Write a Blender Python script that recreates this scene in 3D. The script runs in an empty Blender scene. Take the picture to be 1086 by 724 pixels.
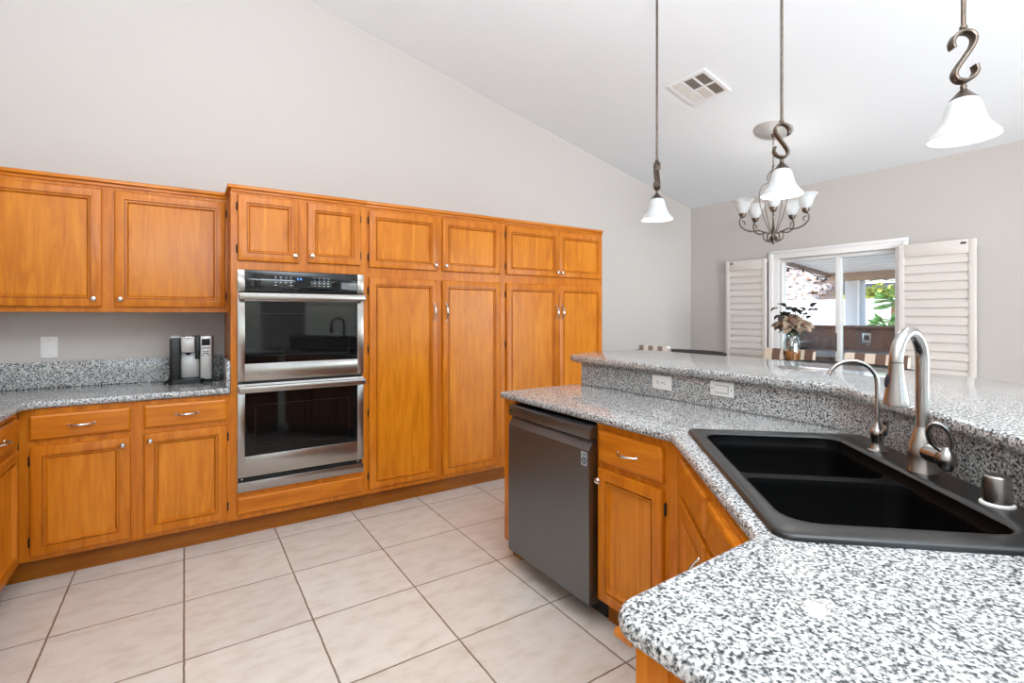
import bpy, bmesh, math, random
from mathutils import Vector, Matrix
random.seed(7)
PI = math.pi
C = bpy.context.scene.collection
SC = bpy.context.scene

# ------------------------------------------------------------------ camera
F_PX, HORIZON, EYE = 526.5, 333.0, 1.343
YAW = math.atan(347 / 526.5)                       # turned right of the cabinet wall's normal
cam_d = bpy.data.cameras.new('camera')
cam_d.sensor_width = 36.0
cam_d.lens = F_PX / 1086 * 36.0
cam_d.shift_y = (HORIZON - 362) / 1086
cam_d.clip_start = 0.02
cam = bpy.data.objects.new('camera', cam_d)
C.objects.link(cam)
cam.location = (0, 0, EYE)
cam.rotation_euler = (PI / 2, 0, -YAW)
SC.camera = cam

# ------------------------------------------------------------------ view, sky, sun, added lamps
SC.view_settings.view_transform = 'Standard'
SC.view_settings.look = 'None'
SC.view_settings.gamma = 1.0
SC.view_settings.use_curve_mapping = False
SC.view_settings.exposure = 0.03

world = bpy.data.worlds.new('sky')
SC.world = world
world.use_nodes = True
wn = world.node_tree.nodes
wn.clear()
w_out = wn.new('ShaderNodeOutputWorld')
w_bg = wn.new('ShaderNodeBackground')
w_sky = wn.new('ShaderNodeTexSky')
w_sky.sky_type = 'NISHITA'
w_sky.sun_disc = False
w_sky.sun_elevation = math.radians(52)
w_sky.sun_rotation = math.radians(-70)
w_bg.inputs['Strength'].default_value = 0.6
world.node_tree.links.new(w_sky.outputs[0], w_bg.inputs['Color'])
world.node_tree.links.new(w_bg.outputs[0], w_out.inputs['Surface'])


def lamp(name, kind, loc, direction, energy, color=(1, 1, 1), size=None, size_y=None, spread=None):
    d = bpy.data.lights.new(name, kind)
    d.energy = energy
    d.color = color
    if kind == 'AREA':
        d.shape = 'RECTANGLE'
        d.size = size
        d.size_y = size_y or size
        if spread:
            d.spread = spread
    elif kind == 'SUN':
        d.angle = 0.009
    else:
        d.shadow_soft_size = size or 0.03
    o = bpy.data.objects.new(name, d)
    C.objects.link(o)
    o.location = loc
    if direction is not None:
        o.rotation_euler = Vector(direction).to_track_quat('-Z', 'Y').to_euler()
    return o


COOL = (0.84, 0.92, 1.0)
lamp('sun', 'SUN', (0, 0, 20), (0.62, -0.22, -0.75), 2.6, (1.0, 0.95, 0.88))
# added area lamps at unseen openings behind the camera and in the family-room wall
lamp('fill_south_a', 'AREA', (0.2, -4.42, 1.75), (0, 1, -0.03), 12, COOL, 2.2, 2.3)
lamp('fill_south_b', 'AREA', (3.2, -4.42, 1.55), (0, 1, -0.03), 12, COOL, 2.2, 2.1)
lamp('fill_east', 'AREA', (5.18, -2.3, 1.3), (-0.8, 0.5, 0.0), 90, COOL, 2.4, 2.0)
# added unseen area lamp aimed at the vaulted ceiling, acting as a photographer's flash
lamp('ceiling_bounce_fill', 'AREA', (0.2, -1.2, 2.1), (0.05, 0.15, 1), 440, COOL, 2.0, 2.0)

lamp('dining_corner_fill', 'AREA', (3.2, -1.6, 1.55), (0.30, 1.0, 0.04), 20, COOL, 1.2, 1.2, 1.15)  # second added lamp, unseen, aimed straight at the dining corner

# ------------------------------------------------------------------ node helpers


def new_mat(name):
    m = bpy.data.materials.new(name)
    m.use_nodes = True
    nt = m.node_tree
    b = nt.nodes['Principled BSDF']
    return m, nt, b


def lin(rgb):
    return tuple(((c / 255) / 12.92 if c / 255 <= 0.04045 else ((c / 255 + 0.055) / 1.055) ** 2.4) for c in rgb) + (1,)


def node(nt, kind, **kw):
    n = nt.nodes.new(kind)
    for k, v in kw.items():
        if k in n.inputs:
            n.inputs[k].default_value = v
        else:
            setattr(n, k, v)
    return n


def coords(nt, scale=(1, 1, 1), rot=(0, 0, 0), which='Object'):
    t = node(nt, 'ShaderNodeTexCoord')
    m = node(nt, 'ShaderNodeMapping')
    m.inputs['Scale'].default_value = scale
    m.inputs['Rotation'].default_value = rot
    nt.links.new(t.outputs[which], m.inputs['Vector'])
    return m.outputs['Vector']


def ramp(nt, fac, stops, interp='LINEAR'):
    r = node(nt, 'ShaderNodeValToRGB')
    cr = r.color_ramp
    cr.interpolation = interp
    while len(cr.elements) > 1:
        cr.elements.remove(cr.elements[-1])
    cr.elements[0].position, cr.elements[0].color = stops[0]
    for p, c in stops[1:]:
        e = cr.elements.new(p)
        e.color = c
    nt.links.new(fac, r.inputs['Fac'])
    return r.outputs['Color']


def bump(nt, b, height, strength=0.2, dist=0.001):
    n = node(nt, 'ShaderNodeBump')
    n.inputs['Strength'].default_value = strength
    n.inputs['Distance'].default_value = dist
    nt.links.new(height, n.inputs['Height'])
    nt.links.new(n.outputs['Normal'], b.inputs['Normal'])


def plain(name, rgb, rough=0.5, metal=0.0, spec=0.5, noise=0.0, nscale=40, coat=0.0, emit=0.0, ecol=None):
    m, nt, b = new_mat(name)
    b.inputs['Roughness'].default_value = rough
    b.inputs['Metallic'].default_value = metal
    b.inputs['Specular IOR Level'].default_value = spec
    b.inputs['Coat Weight'].default_value = coat
    c = lin(rgb)
    if noise > 0:
        n = node(nt, 'ShaderNodeTexNoise', Scale=nscale, Detail=4)
        nt.links.new(coords(nt), n.inputs['Vector'])
        lo = tuple(x * (1 - noise) for x in c[:3]) + (1,)
        hi = tuple(min(1, x * (1 + noise)) for x in c[:3]) + (1,)
        nt.links.new(ramp(nt, n.outputs['Fac'], [(0.3, lo), (0.7, hi)]), b.inputs['Base Color'])
    else:
        b.inputs['Base Color'].default_value = c
    if emit:
        b.inputs['Emission Color'].default_value = lin(ecol or rgb)
        b.inputs['Emission Strength'].default_value = emit
    return m


def oak(name, axis='z', tone=1.0, panel=False):
    m, nt, b = new_mat(name)
    s = {'z': (11, 11, 1.3), 'x': (1.3, 11, 11), 'y': (11, 1.3, 11)}[axis]
    p = {'z': (160, 160, 5), 'x': (5, 160, 160), 'y': (160, 5, 160)}[axis]
    n1 = node(nt, 'ShaderNodeTexNoise', Scale=1.7, Detail=5, Distortion=1.4)
    nt.links.new(coords(nt, s), n1.inputs['Vector'])
    n2 = node(nt, 'ShaderNodeTexNoise', Scale=1.0, Detail=3)
    nt.links.new(coords(nt, p), n2.inputs['Vector'])
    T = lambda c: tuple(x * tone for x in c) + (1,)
    if panel:
        stops = [(0.25, T((0.46, 0.132, 0.004))), (0.5, T((0.57, 0.180, 0.007))), (0.75, T((0.66, 0.232, 0.013)))]
    else:
        stops = [(0.25, T((0.41, 0.108, 0.003))), (0.5, T((0.53, 0.153, 0.006))), (0.75, T((0.61, 0.200, 0.010)))]
    base = ramp(nt, n1.outputs['Fac'], stops)
    pores = ramp(nt, n2.outputs['Fac'], [(0.34, (0.76, 0.68, 0.58, 1)), (0.55, (1, 1, 1, 1))])
    mx = node(nt, 'ShaderNodeMix', data_type='RGBA', blend_type='MULTIPLY')
    mx.inputs[0].default_value = 0.38
    nt.links.new(base, mx.inputs[6])
    nt.links.new(pores, mx.inputs[7])
    nt.links.new(mx.outputs[2], b.inputs['Base Color'])
    b.inputs['Roughness'].default_value = 0.27
    b.inputs['Coat Weight'].default_value = 0.04
    b.inputs['Specular IOR Level'].default_value = 0.30
    b.inputs['Coat Roughness'].default_value = 0.22
    bump(nt, b, n2.outputs['Fac'], 0.12, 0.0006)
    return m


def granite(name):
    m, nt, b = new_mat(name)
    vec = coords(nt)
    n1 = node(nt, 'ShaderNodeTexNoise', Scale=155, Detail=2.5, Roughness=0.55)
    nt.links.new(vec, n1.inputs['Vector'])
    v = node(nt, 'ShaderNodeTexVoronoi', Scale=240)
    ds = node(nt, 'ShaderNodeVectorMath', operation='SCALE')
    ds.inputs['Scale'].default_value = 0.006
    nt.links.new(n1.outputs['Color'], ds.inputs[0])
    ad = node(nt, 'ShaderNodeVectorMath', operation='ADD')
    nt.links.new(vec, ad.inputs[0])
    nt.links.new(ds.outputs[0], ad.inputs[1])
    nt.links.new(ad.outputs[0], v.inputs['Vector'])
    sep = node(nt, 'ShaderNodeSeparateColor')
    nt.links.new(v.outputs['Color'], sep.inputs[0])
    mixv = node(nt, 'ShaderNodeMix', data_type='FLOAT')
    mixv.inputs[0].default_value = 0.16
    nt.links.new(n1.outputs['Fac'], mixv.inputs[2])
    nt.links.new(sep.outputs[0], mixv.inputs[3])
    col = ramp(nt, mixv.outputs[0], [(0.355, (0.022, 0.024, 0.026, 1)), (0.43, (0.13, 0.134, 0.137, 1)), (0.48, (0.29, 0.294, 0.275, 1)), (0.54, (0.42, 0.418, 0.412, 1)), (0.60, (0.56, 0.552, 0.54, 1)), (0.67, (0.66, 0.65, 0.635, 1))])
    nt.links.new(col, b.inputs['Base Color'])
    b.inputs['Roughness'].default_value = 0.07
    b.inputs['Specular IOR Level'].default_value = 0.6
    return m


def brushed(name, rgb, rough=0.3, aniso=0.7):
    m, nt, b = new_mat(name)
    b.inputs['Base Color'].default_value = lin(rgb)
    b.inputs['Metallic'].default_value = 1.0
    b.inputs['Roughness'].default_value = rough
    b.inputs['Anisotropic'].default_value = aniso
    tg = node(nt, 'ShaderNodeTangent', direction_type='RADIAL', axis='Z')
    nt.links.new(tg.outputs[0], b.inputs['Tangent'])
    n = node(nt, 'ShaderNodeTexNoise', Scale=1.0, Detail=2)
    nt.links.new(coords(nt, (4, 4, 900)), n.inputs['Vector'])
    bump(nt, b, n.outputs['Fac'], 0.02, 0.0003)
    return m


def glass_pane(name, tint=(1, 1, 1, 1), gloss=0.06):
    m = bpy.data.materials.new(name)
    m.use_nodes = True
    nt = m.node_tree
    nt.nodes.clear()
    o = node(nt, 'ShaderNodeOutputMaterial')
    t = node(nt, 'ShaderNodeBsdfTransparent')
    t.inputs['Color'].default_value = tint
    g = node(nt, 'ShaderNodeBsdfGlossy')
    g.inputs['Roughness'].default_value = 0.02
    mx = node(nt, 'ShaderNodeMixShader')
    mx.inputs[0].default_value = gloss
    nt.links.new(t.outputs[0], mx.inputs[1])
    nt.links.new(g.outputs[0], mx.inputs[2])
    nt.links.new(mx.outputs[0], o.inputs['Surface'])
    return m


def floor_mat():
    m, nt, b = new_mat('ceramic_tile')
    t = node(nt, 'ShaderNodeTexCoord')
    mp = node(nt, 'ShaderNodeMapping')
    TS = 0.4745
    mp.inputs['Location'].default_value = (-0.0, -(2.309 % TS), 0)
    nt.links.new(t.outputs['Object'], mp.inputs['Vector'])
    # wavy tile edges
    nw = node(nt, 'ShaderNodeTexNoise', Scale=22, Detail=4)
    nt.links.new(t.outputs['Object'], nw.inputs['Vector'])
    sc = node(nt, 'ShaderNodeVectorMath', operation='SCALE')
    sc.inputs['Scale'].default_value = 0.006
    nt.links.new(nw.outputs['Color'], sc.inputs[0])
    ad = node(nt, 'ShaderNodeVectorMath', operation='ADD')
    nt.links.new(mp.outputs[0], ad.inputs[0])
    nt.links.new(sc.outputs[0], ad.inputs[1])
    br = node(nt, 'ShaderNodeTexBrick', offset=0.0, squash=1.0, offset_frequency=1, squash_frequency=1)
    br.inputs['Scale'].default_value = 1.0
    br.inputs['Brick Width'].default_value = TS
    br.inputs['Row Height'].default_value = TS
    br.inputs['Mortar Size'].default_value = 0.0043
    br.inputs['Mortar Smooth'].default_value = 0.25
    br.inputs['Bias'].default_value = 0.0
    br.inputs['Color1'].default_value = lin((211, 202, 192))
    br.inputs['Color2'].default_value = lin((203, 193, 183))
    br.inputs['Mortar'].default_value = lin((132, 112, 96))
    nt.links.new(ad.outputs[0], br.inputs['Vector'])
    n1 = node(nt, 'ShaderNodeTexNoise', Scale=7, Detail=7, Roughness=0.62)
    nt.links.new(coords(nt, (1, 2.0, 1)), n1.inputs['Vector'])
    mot = ramp(nt, n1.outputs['Fac'], [(0.3, (0.84, 0.77, 0.70, 1)), (0.5, (1.0, 0.985, 0.965, 1)), (0.72, (1.08, 1.10, 1.11, 1))])
    mx = node(nt, 'ShaderNodeMix', data_type='RGBA', blend_type='MULTIPLY')
    mx.inputs[0].default_value = 0.8
    nt.links.new(br.outputs['Color'], mx.inputs[6])
    nt.links.new(mot, mx.inputs[7])
    n3 = node(nt, 'ShaderNodeTexNoise', Scale=60, Detail=5, Roughness=0.7)
    nt.links.new(coords(nt, (1, 2.2, 1)), n3.inputs['Vector'])
    pit = ramp(nt, n3.outputs['Fac'], [(0.30, (0.86, 0.80, 0.74, 1)), (0.42, (1, 1, 1, 1))])
    mx2 = node(nt, 'ShaderNodeMix', data_type='RGBA', blend_type='MULTIPLY')
    mx2.inputs[0].default_value = 0.7
    nt.links.new(mx.outputs[2], mx2.inputs[6])
    nt.links.new(pit, mx2.inputs[7])
    nt.links.new(mx2.outputs[2], b.inputs['Base Color'])
    b.inputs['Roughness'].default_value = 0.38
    inv = node(nt, 'ShaderNodeMath', operation='SUBTRACT')
    inv.inputs[0].default_value = 1.0
    nt.links.new(br.outputs['Fac'], inv.inputs[1])
    bump(nt, b, inv.outputs[0], 0.5, 0.002)
    return m


def painted(name, rgb, rough=0.85):
    m, nt, b = new_mat(name)
    b.inputs['Base Color'].default_value = lin(rgb)
    b.inputs['Roughness'].default_value = rough
    b.inputs['Specular IOR Level'].default_value = 0.25
    n = node(nt, 'ShaderNodeTexNoise', Scale=90, Detail=3)
    nt.links.new(coords(nt), n.inputs['Vector'])
    bump(nt, b, n.outputs['Fac'], 0.08, 0.001)
    return m


def striped(name, a, b_, width, axis=1):
    m, nt, b = new_mat(name)
    t = node(nt, 'ShaderNodeTexCoord')
    s = node(nt, 'ShaderNodeSeparateXYZ')
    nt.links.new(t.outputs['Object'], s.inputs[0])
    md = node(nt, 'ShaderNodeMath', operation='PINGPONG')
    md.inputs[1].default_value = width
    off = node(nt, 'ShaderNodeMath', operation='ADD')
    off.inputs[1].default_value = 10 * width + width * 0.5
    nt.links.new(s.outputs[axis], off.inputs[0])
    nt.links.new(off.outputs[0], md.inputs[0])
    dv = node(nt, 'ShaderNodeMath', operation='DIVIDE')
    dv.inputs[1].default_value = width
    nt.links.new(md.outputs[0], dv.inputs[0])
    nt.links.new(ramp(nt, dv.outputs[0], [(0.0, lin(a)), (0.5, lin(b_))], 'CONSTANT'), b.inputs['Base Color'])
    b.inputs['Roughness'].default_value = 0.9
    n = node(nt, 'ShaderNodeTexNoise', Scale=400, Detail=2)
    nt.links.new(t.outputs['Object'], n.inputs['Vector'])
    bump(nt, b, n.outputs['Fac'], 0.3, 0.001)
    return m


def blotch(name, cols, scale=3.0, rough=0.95, detail=6):
    m, nt, b = new_mat(name)
    v = node(nt, 'ShaderNodeTexNoise', Scale=scale, Detail=detail, Roughness=0.7)
    nt.links.new(coords(nt), v.inputs['Vector'])
    k = len(cols)
    nt.links.new(ramp(nt, v.outputs['Fac'], [(0.3 + 0.4 * i / (k - 1), lin(c)) for i, c in enumerate(cols)]), b.inputs['Base Color'])
    b.inputs['Roughness'].default_value = rough
    return m


M = {}
M['oak'] = oak('oak_vertical_grain', 'z')
M['oak_panel'] = oak('oak_panel_grain', 'z', 1.0, True)
M['oak_x'] = oak('oak_horizontal_grain', 'x')
M['oak_y'] = oak('oak_lengthwise_grain', 'y')
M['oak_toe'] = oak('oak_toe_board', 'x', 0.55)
M['granite'] = granite('speckled_granite')
M['tile'] = floor_mat()
M['wall'] = painted('greige_paint', (193, 186, 180))
M['ceiling'] = painted('white_ceiling_paint', (234, 235, 236))
M['trim'] = painted('white_trim_paint', (232, 229, 226), 0.45)
M['shutter'] = painted('warm_white_shutter', (216, 207, 199), 0.4)
M['steel'] = brushed('brushed_steel', (166, 160, 154), 0.27, 0.75)
M['dark_steel'] = brushed('black_stainless', (118, 120, 122), 0.36, 0.6)
M['chrome'] = plain('satin_nickel', (205, 200, 192), 0.16, 1.0)
M['nickel'] = plain('brushed_nickel', (172, 169, 165), 0.27, 1.0)
M['bronze'] = plain('oiled_bronze', (104, 92, 82), 0.34, 0.9, noise=0.25, nscale=60)
M['hinge'] = plain('dark_hinge', (45, 34, 26), 0.5, 0.6)
M['oven_glass'] = plain('black_oven_glass', (12, 12, 12), 0.04, 0, 0.3)
M['panel_glass'] = plain('black_control_glass', (20, 21, 22), 0.05, 0, 0.5)
M['black'] = plain('black_plastic', (9, 9, 10), 0.4)
M['gap'] = plain('black_cavity', (8, 8, 8), 0.8)
M['silver'] = plain('silver_plastic', (186, 184, 182), 0.32, 0.55)
M['sink'] = plain('black_composite', (8, 8, 8), 0.42, 0, 0.05, noise=0.4, nscale=500)
M['sink_rim_lit'] = plain('black_composite_lit_rim', (22, 22, 22), 0.30, 0, 0.5, noise=0.3, nscale=500)  # bowl's composite copied lighter and shinier, painting in the rim's reflected light
M['plate'] = plain('white_plastic', (226, 224, 220), 0.4)
M['slot'] = plain('slot_dark', (50, 46, 44), 0.6)
M['white_ring'] = plain('white_gasket', (228, 226, 222), 0.5)
M['legend'] = plain('printed_legend', (150, 158, 165), 0.5)
M['blue_digit'] = plain('display_digits', (120, 185, 255), 0.5, emit=1.2)
M['shade'] = plain('frosted_lamp_glass', (186, 187, 186), 0.3, 0, 0.5, emit=0.06, ecol=(255, 250, 242))
M['bulb'] = plain('lit_bulb', (255, 250, 240), 0.5, emit=7.0, ecol=(255, 246, 230))
M['dark_wood'] = plain('espresso_table_top', (22, 20, 19), 0.55, 0, 0.2, noise=0.2)
M['chair_wood'] = plain('brown_chair_wood', (96, 66, 48), 0.45, noise=0.2)
M['stripe'] = striped('striped_upholstery', (122, 92, 78), (232, 212, 190), 0.078)
M['stripe_grey'] = striped('grey_striped_upholstery', (150, 138, 132), (238, 232, 226), 0.078)
M['pane'] = glass_pane('window_glass', (0.96, 0.98, 0.98, 1), 0.05)
M['vase'] = glass_pane('vase_glass', (0.86, 0.92, 0.92, 1), 0.16)
M['amber'] = plain('amber_beads', (214, 120, 40), 0.25, noise=0.5, nscale=90)
M['petal'] = plain('cream_petal', (158, 136, 114), 0.8, noise=0.45, nscale=30)
M['petal_core'] = plain('brown_flower_core', (110, 74, 58), 0.85, noise=0.3, nscale=60)
M['leaf_dark'] = plain('dark_leaf', (58, 50, 48), 0.7, noise=0.3, nscale=12)
M['leaf_green'] = plain('sage_leaf', (112, 122, 96), 0.7, noise=0.3, nscale=12)
M['patio_white'] = painted('patio_cover_paint', (232, 230, 222), 0.6)
M['patio_tan'] = painted('patio_beam_paint', (176, 158, 144), 0.7)
M['patio_post'] = painted('patio_post_paint', (206, 208, 210), 0.7)
M['concrete'] = blotch('patio_concrete', [(206, 200, 192), (222, 216, 208)], 4)
M['brown_tile'] = blotch('brown_stone_tile', [(118, 94, 86), (150, 126, 116), (134, 110, 102)], 9)
M['block'] = blotch('white_block_wall', [(226, 222, 218), (244, 240, 236)], 2)
M['rock'] = blotch('desert_rock', [(64, 54, 52), (190, 148, 124), (232, 218, 206), (110, 96, 92), (214, 188, 168)], 5.0, detail=6)
M['dirt'] = blotch('desert_soil', [(92, 78, 70), (150, 130, 116)], 1.2)
M['palm'] = plain('palm_green', (112, 158, 84), 0.6, noise=0.3, nscale=5)
M['shrub'] = plain('yellow_green_leaf', (182, 190, 96), 0.7, noise=0.4, nscale=6)
M['trunk'] = plain('palm_trunk', (150, 110, 84), 0.9, noise=0.4, nscale=30)
M['roof_tile'] = plain('slate_roof', (74, 78, 92), 0.8, noise=0.2)
M['counter_grey'] = plain('outdoor_counter_stone', (178, 174, 176), 0.4, noise=0.15)
M['grill_steel'] = plain('grill_steel', (214, 218, 220), 0.3, 0.8)
M['cell_vent'] = plain('vent_louver', (214, 206, 196), 0.5)

# ------------------------------------------------------------------ mesh helpers


class MB:
    def __init__(self):
        self.bm = bmesh.new()

    def box(self, x0, x1, y0, y1, z0, z1, bev=0.0, seg=2, mtx=None):
        t = bmesh.new()
        bmesh.ops.create_cube(t, size=1)
        for v in t.verts:
            v.co = Vector(((x0 + x1) / 2 + v.co.x * (x1 - x0), (y0 + y1) / 2 + v.co.y * (y1 - y0), (z0 + z1) / 2 + v.co.z * (z1 - z0)))
        if bev > 0:
            bmesh.ops.bevel(t, geom=t.edges[:], offset=bev, segments=seg, profile=0.5, affect='EDGES')
        self._merge(t, mtx)
        return self

    def _merge(self, t, mtx=None):
        if mtx is not None:
            t.transform(mtx)
        me = bpy.data.meshes.new('tmp')
        t.to_mesh(me)
        t.free()
        self.bm.from_mesh(me)
        bpy.data.meshes.remove(me)

    def loops(self, rings, cap0=True, cap1=True, close=True):
        vs = [[self.bm.verts.new(Vector(p)) for p in r] for r in rings]
        n = len(vs[0])
        for a, b in zip(vs[:-1], vs[1:]):
            for i in range(n if close else n - 1):
                j = (i + 1) % n
                try:
                    self.bm.faces.new((a[i], a[j], b[j], b[i]))
                except ValueError:
                    pass
        if cap0:
            self.bm.faces.new(vs[0][::-1])
        if cap1:
            self.bm.faces.new(vs[-1])
        return self

    def tube(self, pts, r, seg=10, flat=1.0, up=None, caps=True):
        pts = [Vector(p) for p in pts]
        n = len(pts)
        rad = r if isinstance(r, (list, tuple)) else [r] * n
        tang = []
        for i in range(n):
            a = pts[max(i - 1, 0)]
            b = pts[min(i + 1, n - 1)]
            tang.append((b - a).normalized())
        ref = Vector(up) if up else (Vector((0, 0, 1)) if abs(tang[0].z) < 0.9 else Vector((1, 0, 0)))
        nrm = (ref - tang[0] * ref.dot(tang[0])).normalized()
        rings = []
        for i in range(n):
            nrm = (nrm - tang[i] * nrm.dot(tang[i]))
            nrm.normalize()
            bn = tang[i].cross(nrm)
            rings.append([pts[i] + nrm * rad[i] * math.cos(2 * PI * k / seg) + bn * rad[i] * flat * math.sin(2 * PI * k / seg) for k in range(seg)])
        return self.loops(rings, caps, caps)

    def lathe(self, prof, c=(0, 0, 0), seg=28, axis=None, cap0=True, cap1=True):
        c = Vector(c)
        if axis is None:
            R = Matrix.Identity(3)
        else:
            R = Vector((0, 0, 1)).rotation_difference(Vector(axis)).to_matrix()
        rings = []
        for r, z in prof:
            r = max(r, 0.0002)
            rings.append([c + R @ Vector((r * math.cos(2 * PI * k / seg), r * math.sin(2 * PI * k / seg), z)) for k in range(seg)])
        return self.loops(rings, cap0, cap1)

    def prism(self, outline, z0, z1, bev=0):
        return self.loops([[(x, y, z0) for x, y in outline], [(x, y, z1) for x, y in outline]])

    def extrude(self, outline, vec):
        v = Vector(vec)
        return self.loops([[Vector(p) for p in outline], [Vector(p) + v for p in outline]])

    def sphere(self, c, r, seg=12, scale=(1, 1, 1)):
        t = bmesh.new()
        bmesh.ops.create_uvsphere(t, u_segments=seg, v_segments=max(6, seg // 2 + 2), radius=1)
        for v in t.verts:
            v.co = Vector((c[0] + v.co.x * r * scale[0], c[1] + v.co.y * r * scale[1], c[2] + v.co.z * r * scale[2]))
        self._merge(t)
        return self

    def ico(self, c, r, scale=(1, 1, 1), jitter=0.0, sub=1):
        t = bmesh.new()
        bmesh.ops.create_icosphere(t, subdivisions=sub, radius=1)
        for v in t.verts:
            k = 1 + random.uniform(-jitter, jitter)
            v.co = Vector((c[0] + v.co.x * r * scale[0] * k, c[1] + v.co.y * r * scale[1] * k, c[2] + v.co.z * r * scale[2] * k))
        self._merge(t)
        return self

    def torus(self, c, R, r, a1, a2, seg=28, rs=8, ry=None):
        c = Vector(c)
        a1 = Vector(a1)
        a2 = Vector(a2)
        ry = ry or R
        n = a1.cross(a2).normalized()
        rings = []
        for i in range(seg):
            t = 2 * PI * i / seg
            p = c + a1 * R * math.cos(t) + a2 * ry * math.sin(t)
            tg = (-a1 * R * math.sin(t) + a2 * ry * math.cos(t)).normalized()
            o = tg.cross(n)
            rings.append([p + (o * math.cos(2 * PI * k / rs) + n * math.sin(2 * PI * k / rs)) * r for k in range(rs)])
        rings.append(rings[0])
        self.loops(rings, False, False)
        bmesh.ops.remove_doubles(self.bm, verts=self.bm.verts[:], dist=1e-6)
        return self

    def build(self, name, mat, parent=None, smooth=35, recalc=True):
        if recalc:
            bmesh.ops.recalc_face_normals(self.bm, faces=self.bm.faces[:])
        off = Vector((0, 0, 0))
        p = parent
        while p is not None:
            off += p.location
            p = p.parent
        if off.length > 0:
            bmesh.ops.translate(self.bm, verts=self.bm.verts[:], vec=-off)
        me = bpy.data.meshes.new(name)
        self.bm.to_mesh(me)
        self.bm.free()
        me.materials.append(mat)
        if smooth:
            me.shade_smooth()
            me.set_sharp_from_angle(angle=math.radians(smooth))
        o = bpy.data.objects.new(name, me)
        C.objects.link(o)
        o.parent = parent
        return o


def tag(o, label, cat, group=None, kind=None):
    if label:
        o['label'] = label
    if cat:
        o['category'] = cat
    if group:
        o['group'] = group
    if kind:
        o['kind'] = kind
    return o


def thing(name, loc, label, cat, group=None):
    o = bpy.data.objects.new(name, None)
    o.empty_display_size = 0.05
    C.objects.link(o)
    o.location = loc
    return tag(o, label, cat, group)


def struct(o):
    o['kind'] = 'structure'
    return o


def copy_tree(o, parent=None):
    c = o.copy()
    C.objects.link(c)
    c.parent = parent
    for ch in list(o.children):
        copy_tree(ch, c)
    return c


def fillet(pts, radii, n=6):
    """polygon with rounded corners"""
    out = []
    k = len(pts)
    for i in range(k):
        p = Vector((*pts[i], 0))
        r = radii[i] if isinstance(radii, (list, tuple)) else radii
        if r <= 0:
            out.append((p.x, p.y))
            continue
        a = (Vector((*pts[i - 1], 0)) - p).normalized()
        b = (Vector((*pts[(i + 1) % k], 0)) - p).normalized()
        ang = a.angle(b)
        if ang > PI - 0.02:
            out.append((p.x, p.y))
            continue
        d = r / math.tan(ang / 2)
        c = p + (a + b).normalized() * (r / math.sin(ang / 2))
        s = p + a * d - c
        e = p + b * d - c
        tot = s.angle(e)
        ax = s.cross(e).normalized()
        for j in range(n + 1):
            q = c + Matrix.Rotation(tot * j / n, 3, ax) @ s
            out.append((q.x, q.y))
    return out


def area2(p):
    return sum(p[i - 1][0] * p[i][1] - p[i][0] * p[i - 1][1] for i in range(len(p))) / 2


def inset(poly, d):
    """offset a polygon inward by d (CCW)"""
    if area2(poly) < 0:
        poly = poly[::-1]
    n = len(poly)
    out = []
    for i in range(n):
        p0, p1, p2 = (Vector(poly[i - 1]), Vector(poly[i]), Vector(poly[(i + 1) % n]))
        e1 = (p1 - p0).normalized()
        e2 = (p2 - p1).normalized()
        n1 = Vector((-e1.y, e1.x))
        n2 = Vector((-e2.y, e2.x))
        b = n1 + n2
        if b.length < 1e-6:
            b = n1
        b.normalize()
        c = max(0.3, b.dot(n1))
        q = p1 + b * (d / c)
        out.append((q.x, q.y))
    return out


def fill(bm, loops_):
    edges = []
    for lp in loops_:
        n = len(lp)
        for i in range(n):
            e = bm.edges.get((lp[i], lp[(i + 1) % n])) or bm.edges.new((lp[i], lp[(i + 1) % n]))
            edges.append(e)
    bmesh.ops.triangle_fill(bm, edges=edges, use_beauty=True, use_dissolve=False)


def slab(outline, ztop, thick, r, hole=None, name='slab', mat=None, parent=None):
    """worktop slab with a rounded edge all round and an optional cut-out"""
    mb = MB()
    bm = mb.bm
    if area2(outline) < 0:
        outline = outline[::-1]
    prof = []
    for k in range(5):
        a = PI / 2 * k / 4
        prof.append((r * (1 - math.sin(a)), ztop - r * (1 - math.cos(a))))
    rb = min(r, thick / 2)
    for k in range(5):
        a = PI / 2 * k / 4
        prof.append((rb * (1 - math.cos(a)), ztop - thick + rb * (1 - math.sin(a))))
    rings = []
    for d, z in prof:
        pl = inset(outline, d) if d > 1e-6 else outline
        rings.append([bm.verts.new((x, y, z)) for x, y in pl])
    n = len(outline)
    for a, b in zip(rings[:-1], rings[1:]):
        for i in range(n):
            j = (i + 1) % n
            bm.faces.new((a[i], a[j], b[j], b[i]))
    if hole:
        ht = [bm.verts.new((x, y, ztop)) for x, y in hole]
        hb = [bm.verts.new((x, y, ztop - thick)) for x, y in hole]
        for i in range(len(hole)):
            j = (i + 1) % len(hole)
            bm.faces.new((ht[i], ht[j], hb[j], hb[i]))
        fill(bm, [rings[0], ht])
        fill(bm, [rings[-1], hb])
    else:
        fill(bm, [rings[0]])
        fill(bm, [rings[-1]])
    return mb.build(name, mat, parent, smooth=40)


def catmull(P, n=8, closed=False):
    P = [Vector(p) for p in P]
    out = []
    k = len(P)
    for i in range(k - 1):
        p0 = P[max(i - 1, 0)]
        p1 = P[i]
        p2 = P[i + 1]
        p3 = P[min(i + 2, k - 1)]
        for j in range(n):
            t = j / n
            out.append(0.5 * ((2 * p1) + (p2 - p0) * t + (2 * p0 - 5 * p1 + 4 * p2 - p3) * t * t + (3 * p1 - p0 - 3 * p2 + p3) * t ** 3))
    out.append(P[-1])
    return out


# ------------------------------------------------------------------ room shell
WN, WE, WW, WS = 3.93, 5.256, -1.27, -4.5         # cabinet wall, dining wall, left wall, wall behind the camera


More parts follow.
